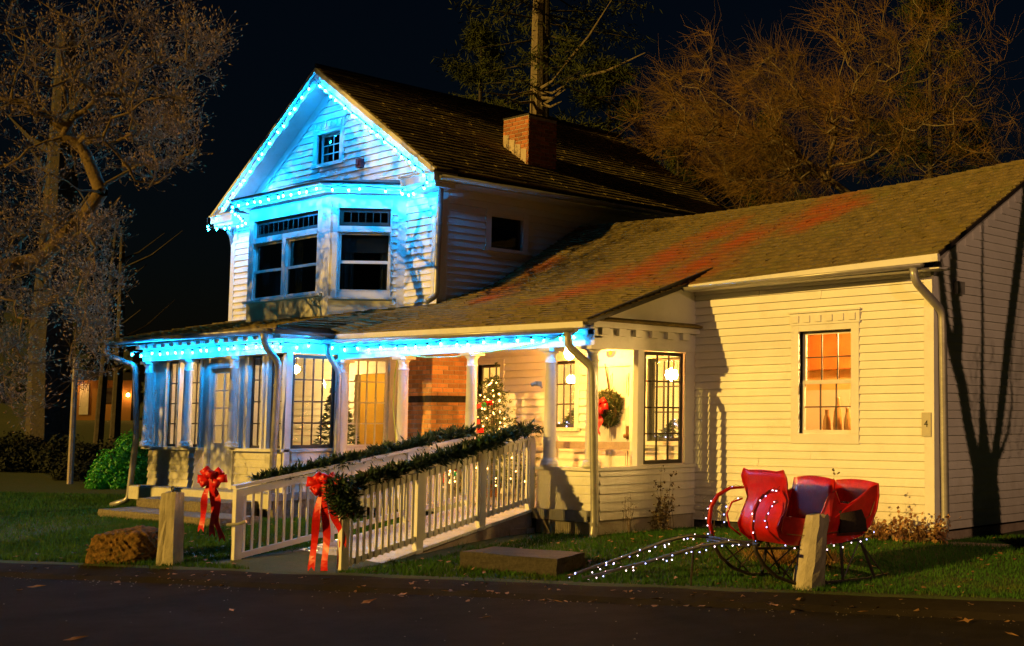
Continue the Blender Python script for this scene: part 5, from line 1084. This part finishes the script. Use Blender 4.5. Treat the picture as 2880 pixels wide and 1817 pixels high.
V = []; Fc = []
for i in range(600):
    u, v = r.uniform(-6, 8), r.uniform(.45, 4.2)
    if i > 420: u, v = r.uniform(-10, 9), r.gauss(-.02, .16)
    p = RP+RD*u+RN*v; z = (gz(p.x, p.y)+.035 if v > .4 else (-.295 if v < -.15 else (-.252 if v < 0 else -.218))); a = r.uniform(0, 6.28); s = r.uniform(.02, .045); o = len(V)
    if -16 < p.x < -13.9 and p.y > 7.5: continue
    for q in range(5): V.append((p.x+math.cos(a+q*1.2566)*s*r.uniform(.5, 1), p.y+math.sin(a+q*1.2566)*s*r.uniform(.5, 1), z+r.uniform(-.01, .015)))
    Fc += [(o, o+1, o+2), (o, o+2, o+3), (o, o+3, o+4)]
lo_ = link('leaf_litter', npmesh('leaf_litter', np.array(V), np.array(Fc), 'leaf'), kind='stuff'); lo_['label'] = 'small brown leaf litter scattered on the lawn'; lo_['category'] = 'leaves'

# ------------------------------------------------------------------ trees
def tubes(P0, P1, r0, r1, n):
    d = P1-P0; L = np.linalg.norm(d, axis=1, keepdims=True); d = d/np.maximum(L, 1e-9)
    ref = np.where(np.abs(d[:, 2:3]) < .9, np.array([[0, 0, 1.]]), np.array([[1., 0, 0]])); a = np.cross(d, ref); a /= np.linalg.norm(a, axis=1, keepdims=True); c = np.cross(d, a)
    t = np.arange(n)*2*np.pi/n; ring = a[:, None, :]*np.cos(t)[None, :, None]+c[:, None, :]*np.sin(t)[None, :, None]
    V = np.concatenate([P0[:, None]+ring*r0[:, None, None], P1[:, None]+ring*r1[:, None, None]], 1)
    j = np.arange(n); q = np.stack([j, (j+1) % n, n+(j+1) % n, n+j], 1); Fc = (np.arange(len(P0))*2*n)[:, None, None]+q[None]
    return V.reshape(-1, 3), Fc.reshape(-1, 4)
def grow(root, tips, seed, step=.3, jit=.05, rmin=.005, rexp=2.2, rootr=None, back=.15, bnd=.06):
    r = np.random.default_rng(seed); root = [np.array(p, float) for p in root]
    N = [*root]; par = [-1]+list(range(len(root)-1)); dist = [0.]
    for i in range(1, len(root)): dist.append(dist[-1]+np.linalg.norm(root[i]-root[i-1]))
    cap = len(root)+len(tips)*14; A = np.zeros((cap, 3)); D = np.zeros(cap); par = par+[0]*(cap-len(par)); m = len(root); A[:m] = root; D[:m] = dist
    tips = np.asarray(tips, float); order = np.argsort(np.linalg.norm(tips-A[m-1], axis=1)+r.random(len(tips))*.6); leaf = []
    for k in order:
        t = tips[k]; dd = np.linalg.norm(A[:m]-t, axis=1)+back*D[:m]; i = int(np.argmin(dd)); p = A[i].copy(); L = np.linalg.norm(t-p); n = int(min(12, max(1, math.ceil(L/step)))); bend = r.normal(0, bnd, 3)*L; pr_ = i
        for s in range(1, n+1):
            u = s/n; q = p+(t-p)*u+bend*math.sin(u*math.pi)+(r.normal(0, jit, 3) if s < n else 0)
            A[m] = q; par[m] = pr_; D[m] = D[pr_]+np.linalg.norm(q-A[pr_]); pr_ = m; m += 1
        leaf.append(pr_)
    cnt = np.zeros(m); cnt[leaf] = 1
    for i in range(m-1, 0, -1): cnt[par[i]] += cnt[i]
    rad = rmin*np.maximum(1, cnt)**(1/rexp)
    if rootr: rad[:len(root)] = np.maximum(rad[:len(root)], np.linspace(rootr, rad[len(root)], len(root)))
    return A[:m], np.array(par[:m]), rad, np.array(leaf)
def branch_mesh(name, A, par, rad, m):
    idx = np.arange(1, len(A)); P0, P1 = A[par[idx]], A[idx]; r0 = np.minimum(rad[par[idx]], rad[idx]*1.5+.002); r1 = rad[idx]; Vs = []; Fs = []; o = 0
    for lo, hi, n in ((.05, 9, 8), (.014, .05, 5), (0, .014, 3)):
        k = (r1 >= lo) & (r1 < hi)
        if k.any(): V, Fc = tubes(P0[k], P1[k], r0[k], r1[k], n); Vs.append(V); Fs.append(Fc+o); o += len(V)
    return npmesh(name, np.concatenate(Vs), np.concatenate(Fs), m)
def twigs(A, leaf, par, n, ln, r, seed, up_=.4, bud=0, sweep=(0, 0, 0)):
    rr = np.random.default_rng(seed); k = np.repeat(leaf, n); b0 = A[k]+rr.normal(0, .02, (len(k), 3)); t = rr.random((len(k), 1)); b0 = b0*(1-t*.9)+A[par[k]]*t*.9
    d = (A[k]-A[par[k]]); d /= np.maximum(1e-6, np.linalg.norm(d, axis=1, keepdims=True)); d = d*.7+rr.normal(0, .45, d.shape)+np.array([0, 0, up_])+np.array(tuple(sweep)); d /= np.linalg.norm(d, axis=1, keepdims=True)
    L = ln*rr.uniform(.4, 1.2, (len(k), 1)); q1 = b0+d*L*.38; d2 = d+rr.normal(0, .38, d.shape)+np.array([0, 0, .12]); d2 /= np.linalg.norm(d2, axis=1, keepdims=True); q2 = q1+d2*L*.34; d3 = d2+rr.normal(0, .45, d.shape); d3 /= np.linalg.norm(d3, axis=1, keepdims=True); e = q2+d3*L*.30
    Vs = []; Fs = []; o = 0; m_ = len(k)
    for a_, c_, r0_, r1_ in ((b0, q1, r, r*.8), (q1, q2, r*.8, r*.6), (q2, e, r*.6, r*.35)):
        V, Fc = tubes(a_, c_, np.full(m_, r0_), np.full(m_, r1_), 3); Vs.append(V); Fs.append(Fc+o); o += len(V)
    return np.concatenate(Vs), np.concatenate(Fs), e, d3
def buds(e, d, ln, wd, seed):
    rr = np.random.default_rng(seed); n = len(e); d = d+rr.normal(0, .25, d.shape)+np.array([0, 0, .45]); d /= np.linalg.norm(d, axis=1, keepdims=True)
    s = np.cross(d, rr.normal(size=d.shape)); s /= np.linalg.norm(s, axis=1, keepdims=True); c = np.cross(d, s); L = ln*rr.uniform(.7, 1.3, (n, 1))
    V = np.stack([e, e+d*L*.4+s*wd, e+d*L*.4+c*wd, e+d*L*.4-s*wd, e+d*L*.4-c*wd, e+d*L], 1).reshape(-1, 3); f = np.array([(0, 2, 1), (0, 3, 2), (0, 4, 3), (0, 1, 4), (5, 1, 2), (5, 2, 3), (5, 3, 4), (5, 4, 1)])
    return V, (np.arange(n)*6)[:, None, None]+f[None]
def cloud(list_, seed, dj):
    """points in blobs (px, py, radius px, depth, count)"""
    r = np.random.default_rng(seed); out = []
    for px, py, rp_, dep, n in list_:
        q = r.normal(size=(n, 2)); q /= np.linalg.norm(q, axis=1, keepdims=True); q *= (r.random((n, 1))**.5)*rp_
        for (a, c), z in zip(q, r.uniform(-dj, dj, n)): out.append(tuple(at(px+a, py+c, dep+z)))
    return np.array(out)
# magnolia on the left, trunk just outside the view
D0 = 19.0
tipsM = cloud([(40, 90, 240, D0, 130), (300, 120, 170, D0, 90), (470, 110, 130, D0, 60), (590, 110, 70, D0, 26), (560, 210, 60, D0, 18), (400, 280, 130, D0, 90), (470, 400, 90, D0, 70), (500, 330, 70, D0, 34), (400, 470, 60, D0, 30), (120, 330, 190, D0, 110), (250, 420, 80, D0, 20), (50, 600, 150, D0, 70), (110, 730, 170, D0, 110), (230, 680, 100, D0, 60), (300, 640, 60, D0, 20), (290, 800, 60, D0, 34), (220, 860, 90, D0, 60), (270, 930, 60, D0, 34), (30, 900, 100, D0, 60), (50, 1040, 90, D0, 40), (250, 1040, 70, D0, 22), (70, 1130, 70, D0, 14), (-330, 250, 330, D0, 120), (-380, 650, 260, D0, 80), (-700, 350, 280, D0, 60)], 3, 1.9)
tb = at(-300, 1188, D0); tb = Vector((tb.x, tb.y, gz(tb.x, tb.y)-.1)); rootM = [tb, tb+Vector((.1, .1, 1.1)), at(-230, 830, D0), at(-60, 770, D0), at(110, 730, D0+.2), at(230, 620, D0), at(285, 540, D0-.2), at(240, 430, D0), at(150, 340, D0)]
A, par, rad, leaf = grow(rootM, tipsM, 4, .28, .03, .0042, 2.25, .17, .10)
MG = thing('magnolia_tree', 'bare budding magnolia spreading over the lawn on the left', 'tree', tb)
link('branches', branch_mesh('branches', A, par, rad, 'mag_bark'), MG)
V, Fc, e, d = twigs(A, leaf, par, 8, .26, .0026, 6, .45); link('twigs', npmesh('twigs', V, Fc, 'twig'), MG, kind='stuff')
V, Fc = buds(e, d, .055, .0105, 7); link('buds', npmesh('buds', V, Fc.reshape(-1, 3), 'bud'), MG, kind='stuff')
# bare spreading tree behind the wing
D1 = 29.0
tipsB = cloud([(1930, 260, 80, D1, 24), (1960, 360, 80, D1, 40), (2050, 430, 110, D1, 110), (1890, 400, 60, D1, 22), (2160, 470, 110, D1, 80), (2270, 370, 150, D1, 70), (2180, 240, 110, D1, 50), (2340, 180, 140, D1, 40), (2450, 360, 130, D1, 60), (2560, 250, 170, D1, 40), (2640, 400, 120, D1, 30), (2720, 180, 150, D1, 24), (2780, 380, 120, D1, 20), (2620, 60, 140, D1, 16), (1850, 330, 90, D1, 12), (2000, 180, 100, D1, 14), (2250, 540, 90, D1, 40), (2080, 560, 80, D1, 20), (2450, 90, 130, D1, 20)], 8, 2.2)
tb = at(2470, 1150, D1); rootB = [Vector((tb.x, tb.y, gz(tb.x, tb.y)-.1)), at(2475, 800, D1), at(2460, 600, D1), at(2330, 505, D1), at(2250, 440, D1)]
A, par, rad, leaf = grow(rootB, tipsB, 9, .42, .05, .006, 2.5, .17, .12)
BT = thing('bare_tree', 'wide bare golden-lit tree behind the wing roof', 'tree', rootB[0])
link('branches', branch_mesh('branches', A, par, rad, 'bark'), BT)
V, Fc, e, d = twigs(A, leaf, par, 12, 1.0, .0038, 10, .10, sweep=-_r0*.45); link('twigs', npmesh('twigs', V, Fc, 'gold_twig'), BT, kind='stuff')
# pine behind the main roof
D2 = 33.0
def conifer(name, label, px, py0, depth, H, R_, seed, n=5200, m='pine', bare=.25, bottom=None):
    base = at(px, 1150, depth); base = Vector((base.x, base.y, gz(base.x, base.y)-.1)); r = np.random.default_rng(seed); t = thing(name, label, 'tree', base, 'evergreens behind the house')
    b = MB(); b.tube([base, base+up*H*.5, base+up*H], [.2, .12, .02], 8); part('trunk', b, 'bark_dark', t)
    P0 = []; P1 = []; k = int(H*5.5)
    for i in range(k):
        z = H*(bare+(1-bare)*r.random()); L = R_*(1-(z/H-bare)/(1-bare))**.7*r.uniform(.55, 1.1)+.2; a = r.uniform(0, 6.283); P0.append((base.x, base.y, base.z+z)); P1.append((base.x+math.cos(a)*L, base.y+math.sin(a)*L, base.z+z+r.uniform(-.35, .25)*L))
    P0, P1 = np.array(P0), np.array(P1); V, Fc = tubes(P0, P1, np.full(k, .03), np.full(k, .008), 4); link('branches', npmesh('branches', V, Fc, 'bark_dark'), t)
    i = r.integers(0, k, n); u = .25+.8*r.random((n, 1))**.7; c = P0[i]*(1-u)+P1[i]*u+r.normal(0, .14, (n, 3)); d = r.normal(0, 1, (n, 3)); d[:, 2] -= .3; d /= np.linalg.norm(d, axis=1, keepdims=True); s = np.cross(d, r.normal(size=(n, 3))); s /= np.linalg.norm(s, axis=1, keepdims=True)
    L = r.uniform(.12, .30, (n, 1)); Q = np.stack([c, c+d*L*.5+s*.014, c+d*L, c+d*L*.5-s*.014], 1).reshape(-1, 3); link('needles', npmesh('needles', Q, np.arange(4*n).reshape(-1, 4), m), t, kind='stuff')
    return t, base
conifer('pine_tree', 'tall pine with pale trunk rising behind the main roof', 1515, 0, D2, 19, 3.4, 12, 16000, bare=.42)
pb = at(1515, 1150, D2)
b = MB(); tr = [at(1512, 330, D2), at(1515, 60, D2+.2), at(1520, -60, D2+.3)]; b.tube(tr, [.20, .17, .15], 8)
PT = thing('dead_pine', 'pale pine trunk with bare whorled branches above the chimney', 'tree', at(1512, 330, D2)); part('trunk', b, 'bark', PT)
for q in ((1515, 285, 1400, 268), (1515, 262, 1420, 245), (1520, 260, 1590, 238), (1520, 275, 1590, 252), (1518, 290, 1580, 285), (1510, 255, 1350, 258), (1590, 180, 1720, 0), (1600, 225, 1815, 148), (1518, 300, 1600, 225), (1518, 250, 1590, 180)):
    b = MB(); a, c = at(q[0], q[1], D2), at(q[2], q[3], D2-1.0); m_ = a.lerp(c, .5)+Vector((0, 0, -.12)); b.tube([a, m_, c], [.045, .03, .01], 5); part('branch', b, 'bark', PT)
for k, (px, dep, H, R_, n, lab) in enumerate(((1330, 38, 13.5, 3.6, 9000, 'dark evergreen behind the main roof left of the chimney'), (1700, 40, 13, 4.2, 11000, 'dark evergreen behind the main roof right of the chimney'), (1900, 44, 12, 4.5, 11000, 'dark evergreen between the two roofs'), (2150, 42, 11.5, 4.5, 9000, 'dark evergreen low behind the wing roof'), (2620, 44, 17, 4.5, 7000, 'dim evergreen at the far right behind the wing'))):
    conifer('evergreen_tree', lab, px, 0, dep, H, R_, 70+k, n*3, bare=.12)
# dark trunks, right and left
def trunk(label, px, dep, H, r0, lean=0, m='bark_dark', seed=0):
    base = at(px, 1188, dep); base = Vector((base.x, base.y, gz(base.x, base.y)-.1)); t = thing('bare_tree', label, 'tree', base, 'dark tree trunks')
    r = random.Random(seed); pts = [base+Vector((lean*u+r.uniform(-.05, .05), r.uniform(-.05, .05), H*u)) for u in (0, .3, .6, 1)]; b = MB(); b.tube(pts, [r0, r0*.85, r0*.7, r0*.4], 9); part('trunk', b, m, t)
    for i in range(7):
        u = r.uniform(.35, .95); p = base+Vector((lean*u, 0, H*u)); a = r.uniform(0, 6.28); L = r.uniform(.8, 2.2); b = MB(); b.tube([p, p+Vector((math.cos(a)*L*.5, math.sin(a)*L*.5, L*.3)), p+Vector((math.cos(a)*L, math.sin(a)*L, L*.8))], [r0*.3, r0*.18, .01], 5); part('branch', b, m, t)
    return t
trunk('thick dark trunk at the left behind the magnolia', 135, 34, 12, .55, 0, 'bark_dark', 2)
trunk('slim dark trunk left of the lit far house', 175, 40, 9, .25, 0, 'bark_dark', 3)
trunk('thin dark trunk in front of the lit far house', 283, 44, 8, .16, .5, 'bark_dark', 4)
trunk('thin dark trunk right of the lit far house door', 322, 46, 8, .18, 0, 'bark_dark', 5)
p0 = at(205, 1188, 30); p0 = Vector((p0.x, p0.y, gz(p0.x, p0.y)-.1)); b = MB(); b.tube([p0, p0+up*3.1], [.07, .06], 8); b.box(p0.x-.12, p0.x+.12, p0.y-.02, p0.y+.02, p0.z+2.9, p0.z+2.96); solo('wooden_pole', b, 'wood', 'leaning pale wooden pole before the lit far house', 'pole', p0)
# lit house far on the left
fc = at(262, 1150, 66); fz = fc.z-.2; FH = thing('far_house', 'small far house with an orange lit wall on the left', 'house', (fc.x, fc.y, fz))
TF = Matrix.Translation((fc.x, fc.y, fz)) @ Matrix.Rotation(math.radians(60), 4, 'Z')
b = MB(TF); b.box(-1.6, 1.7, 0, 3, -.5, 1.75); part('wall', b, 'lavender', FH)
b = MB(TF); b.prism([(-1.9, 1.7), (2.0, 1.7), (1.8, 2.1), (-1.7, 2.3)], -.4, 3.3); part('roof', b, 'dark', FH)
b = MB(TF); b.box(-.62, -.22, -.04, -.01, -.1, 1.5); part('door', b, 'sash_w', FH); b = MB(TF); b.box(.3, .9, -.04, -.01, .5, 1.3); part('window', b, 'sash', FH)
b = MB(TF); b.box(1.55, 1.6, -.25, -.0, 1.0, 1.05); lf = solo('wall_lantern', b, 'dark', 'bright orange lantern on the far house corner', 'lamp', (fc.x, fc.y, fz+1)); b = MB(TF); b.lathe([(.02, -.09), (.07, -.05), (.07, .04), (.02, .09)], (1.58, -.30, .93), 8); part('lantern_glass', b, 'farlamp', lf)
b = MB(TF); b.lathe([(.02, -.09), (.07, -.05), (.07, .04), (.02, .09)], (-.9, -.5, 1.5), 8); l2 = solo('porch_light', b, 'farlamp', 'porch light washing the orange wall of the far house', 'lamp', tuple(TF @ Vector((-.9, -.5, 1.5))))
# bushes and hedge on the left
def leafball(name, label, cat, c, rx, ry, rz_, n, ls, m, seed, group=None):
    r = np.random.default_rng(seed); nb = 26; bd = r.normal(size=(nb, 3)); bd /= np.linalg.norm(bd, axis=1, keepdims=True); bd[:, 2] = np.abs(bd[:, 2]); own = r.integers(0, nb, n)
    d = r.normal(size=(n, 3)); d /= np.linalg.norm(d, axis=1, keepdims=True); p = (bd[own]*.66+d*.36*r.random((n, 1))**.4)*np.array([rx, ry, rz_]); p[:, 2] = np.abs(p[:, 2])
    nn = d+r.normal(0, .5, (n, 3)); nn /= np.linalg.norm(nn, axis=1, keepdims=True); s = np.cross(nn, r.normal(size=(n, 3))); s /= np.linalg.norm(s, axis=1, keepdims=True); c2 = np.cross(nn, s); L = ls*r.uniform(.6, 1.3, (n, 1))
    Q = np.stack([p-c2*L, p+s*L*.5, p+c2*L, p-s*L*.5], 1).reshape(-1, 3); t = thing(name, label, cat, c, group); Q += np.array(c)
    link('foliage', npmesh('foliage', Q, np.arange(4*n).reshape(-1, 4), m), t, kind='stuff'); b = MB()
    for k in range(5): b.tube([Vector(c)+Vector((0, 0, -.1)), Vector(c)+Vector((math.cos(k*1.3)*rx*.5, math.sin(k*1.3)*ry*.5, rz_*.7))], [.03, .008], 5)
    part('stems', b, 'bark_dark', t); return t
def gnd(px, dep): p = at(px, 1188, dep); return (p.x, p.y, gz(p.x, p.y))
leafball('bush', 'bright green rounded bush left of the sunroom downspout', 'bush', gnd(355, 29), .78, .75, 1.35, 14000, .035, 'bush', 1)
leafball('bush', 'dim low shrub left of the bright green bush', 'bush', gnd(225, 31), .6, .6, .5, 4000, .04, 'hedge', 2)
for k, px in enumerate((-60, 30, 110, 190, 270, 350, 430)):
    leafball('hedge_shrub', ['dark hedge shrub at the far left lawn edge', 'dark hedge shrub behind the left lawn, first from the frame', 'dark hedge shrub below the thick dark trunk', 'dark hedge shrub below the wooden pole', 'dark hedge shrub left below the green bush', 'dark hedge shrub behind the green bush', 'dark hedge shrub hidden by the sunroom post'][k], 'hedge', gnd(px, 33), 1.1, 1.0, .85+.2*(k % 2), 4200, .05, 'hedge', 20+k, 'dark hedge shrubs behind the lawn')
# far wood closing the view
r = np.random.default_rng(4); n = 60000; px = np.r_[r.uniform(-1200, 900, n//2), r.uniform(900, 3900, n//2)]; hh = r.random(n)**1.6; V = np.zeros((n, 4, 3))
for i in range(n):
    dep = 95+30*r.random(); p = at(px[i], 1188, dep); top = (6+5*math.sin(px[i]*.011)+3*math.sin(px[i]*.037+1)); z = 1+top*hh[i]; s = .35+.5*r.random(); a = r.random()*6.28; q = np.array((p.x, p.y, z)); d1 = np.array((_r.x*math.cos(a), _r.y*math.cos(a), math.sin(a)))*s; d2 = np.array((-_r.x*math.sin(a), -_r.y*math.sin(a), math.cos(a)))*s*.5
    V[i] = (q-d1, q+d2, q+d1, q-d2)
wo = link('far_wood', npmesh('far_wood', V.reshape(-1, 3), np.arange(4*n).reshape(-1, 4), 'hedge'), kind='stuff'); wo['label'] = 'dark distant wood behind the house'; wo['category'] = 'wood'
# ------------------------------------------------------------------ second street lamp (right of the view) and the tree whose shadow falls on the wing gable
LPOS = Vector((4.0, 4.0, 6.0)); lp = thing('street_lamp', 'street lamp on a tall pole outside the view on the right', 'lamp', (4.6, 3.4, -.3))
b = MB(); b.tube([(4.6, 3.4, -.35), (4.6, 3.4, 6.3)], [.09, .06], 8); part('pole', b, 'iron', lp); b = MB(); b.tube([(4.6, 3.4, 6.25), (4.3, 3.7, 6.45), (4.0, 4.0, 6.35)], .03, 6); part('arm', b, 'iron', lp)
b = MB(); b.lathe([(.05, .35), (.2, .30), (.24, .18)], LPOS, 12); part('lamp_hood', b, 'iron', lp)
ld = bpy.data.lights.new('street_lamp_light', 'SPOT'); ld.energy = 2100; ld.color = (1, .56, .30); ld.spot_size = math.radians(40); ld.spot_blend = .6; ld.shadow_soft_size = .09
lo2 = bpy.data.objects.new('street_lamp_light', ld); col.objects.link(lo2); lo2.location = LPOS; lo2.rotation_euler = (Vector((-7.6, 14.4, 1.6))-LPOS).to_track_quat('-Z', 'Y').to_euler(); lo2.parent = lp; lo2.matrix_parent_inverse = Matrix.Translation((-4.6, -3.4, .3))
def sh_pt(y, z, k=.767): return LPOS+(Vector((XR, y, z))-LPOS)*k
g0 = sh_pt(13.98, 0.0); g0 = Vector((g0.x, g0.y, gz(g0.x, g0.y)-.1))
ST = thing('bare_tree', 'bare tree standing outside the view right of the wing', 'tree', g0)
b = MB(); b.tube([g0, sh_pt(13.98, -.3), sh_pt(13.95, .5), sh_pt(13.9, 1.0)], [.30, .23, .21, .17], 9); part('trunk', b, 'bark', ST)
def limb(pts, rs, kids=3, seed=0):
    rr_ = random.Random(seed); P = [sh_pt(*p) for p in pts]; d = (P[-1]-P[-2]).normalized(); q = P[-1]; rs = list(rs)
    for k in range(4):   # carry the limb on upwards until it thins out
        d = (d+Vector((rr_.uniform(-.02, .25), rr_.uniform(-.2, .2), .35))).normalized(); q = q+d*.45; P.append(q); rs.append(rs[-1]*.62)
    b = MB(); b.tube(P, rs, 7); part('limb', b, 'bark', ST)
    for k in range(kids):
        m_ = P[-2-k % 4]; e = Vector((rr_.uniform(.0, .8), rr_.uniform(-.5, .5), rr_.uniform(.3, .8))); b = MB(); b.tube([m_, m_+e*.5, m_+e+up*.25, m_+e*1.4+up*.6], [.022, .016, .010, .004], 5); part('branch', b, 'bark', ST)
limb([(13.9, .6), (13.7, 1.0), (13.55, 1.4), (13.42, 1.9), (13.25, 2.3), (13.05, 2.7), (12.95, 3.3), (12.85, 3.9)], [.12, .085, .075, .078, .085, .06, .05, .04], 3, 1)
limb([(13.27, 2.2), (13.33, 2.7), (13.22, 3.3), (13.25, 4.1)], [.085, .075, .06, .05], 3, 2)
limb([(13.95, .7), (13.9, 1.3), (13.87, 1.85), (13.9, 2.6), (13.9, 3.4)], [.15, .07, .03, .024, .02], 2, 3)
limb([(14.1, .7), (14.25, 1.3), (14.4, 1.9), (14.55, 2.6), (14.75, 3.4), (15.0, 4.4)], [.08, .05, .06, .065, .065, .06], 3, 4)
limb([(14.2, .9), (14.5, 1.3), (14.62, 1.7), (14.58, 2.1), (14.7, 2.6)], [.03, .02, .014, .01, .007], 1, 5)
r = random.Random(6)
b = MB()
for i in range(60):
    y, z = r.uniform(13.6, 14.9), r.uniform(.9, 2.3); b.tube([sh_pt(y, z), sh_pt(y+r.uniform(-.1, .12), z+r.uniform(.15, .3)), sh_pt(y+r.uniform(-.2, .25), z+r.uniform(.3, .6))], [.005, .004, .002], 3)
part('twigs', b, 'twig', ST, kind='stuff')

# added pine, unseen on the left, shaped to shade the gable and sunroom columns
cb2 = Vector((-26.6, -.6, -.35)); PS = thing('added_shade_pine', 'added tall pine, unseen on the left, shading the gable and sunroom', 'tree', cb2)
b = MB(); b.tube([cb2, cb2+up*9, cb2+up*14], [.3, .2, .04], 8); part('trunk', b, 'bark', PS)
r = np.random.default_rng(44); n = 30000; zz = 4.75+9.4*r.random(n)**1.35; a = r.random(n)*6.283; rr = (3.3*np.maximum(0, 1-(zz-4.75)/9.6)**.62+.1)*r.random(n)**.5*(.85+.15*np.sin(a*7+zz*3))
c = np.c_[cb2.x+np.cos(a)*rr, cb2.y+np.sin(a)*rr, cb2.z+zz]; d = r.normal(size=(n, 3)); d /= np.linalg.norm(d, axis=1, keepdims=True); q = np.cross(d, r.normal(size=(n, 3))); q /= np.linalg.norm(q, axis=1, keepdims=True); L = r.uniform(.1, .22, (n, 1))
Q = np.stack([c, c+d*L*.5+q*.03, c+d*L, c+d*L*.5-q*.03], 1).reshape(-1, 3); link('needles', npmesh('needles', Q, np.arange(4*n).reshape(-1, 4), 'pine'), PS, kind='stuff')

# longer grass round posts, stones and walls
Vt = []; Ft = []; o_ = 0
for k, (x, y, n_, sp_, h_) in enumerate([(-16.22, 7.0, 160, .16, .10), (-16.9, 6.85, 260, .36, .10), (-8.52, 9.75, 200, .17, .10), (-12.2, 8.82, 300, .6, .09), (-11.45, 9.2, 140, .2, .09), (-12.6, 11.9, 200, .4, .12), (-12.95, 11.3, 160, .25, .11), (-13.6, 10.9, 220, .4, .12), (-11, 12.5, 260, .9, .12), (-13.8, 8.6, 160, .15, .09), (-13.9, 9.6, 160, .15, .10), (-9.6, 10.2, 200, .5, .08), (-15.9, 8.6, 160, .2, .09), (-22.0, 8.6, 200, .6, .1)]):
    V, Fc = stalks((x, y, gz(x, y)), n_, h_, sp_, 300+k, lean=.35, wd=.004, curl=.25); Vt.append(V); Ft.append(Fc+o_); o_ += len(V)
tg = link('tall_grass', npmesh('tall_grass', np.concatenate(Vt), np.concatenate(Ft), 'grass'), kind='stuff'); tg['label'] = 'longer unmown grass round the posts and walls'; tg['category'] = 'grass'
# grit and gravel along the kerb
r = np.random.default_rng(77); n = 700; u = r.uniform(-12, 10, n); v = np.where(r.random(n) < .7, r.normal(-.18, .12, n), r.uniform(-2.5, .4, n)); X = RP.x+RD.x*u+RN.x*v; Y = RP.y+RD.y*u+RN.y*v; Z = np.where(v < -.12, -.300, np.where(v < 0, -.27, -.222)); s_ = r.uniform(.004, .013, n)
dirs = np.array([(1, 0, 0), (-.5, .87, 0), (-.5, -.87, 0), (0, 0, .8)]); P = np.c_[X, Y, Z][:, None]+dirs[None]*s_[:, None, None]*r.uniform(.6, 1.3, (n, 4, 1)); f = np.array([(0, 1, 3), (1, 2, 3), (2, 0, 3)])
gg = link('gravel', npmesh('gravel', P.reshape(-1, 3), ((np.arange(n)*4)[:, None, None]+f[None]).reshape(-1, 3), 'granite'), kind='stuff'); gg['label'] = 'grit and small gravel along the kerb'; gg['category'] = 'gravel'
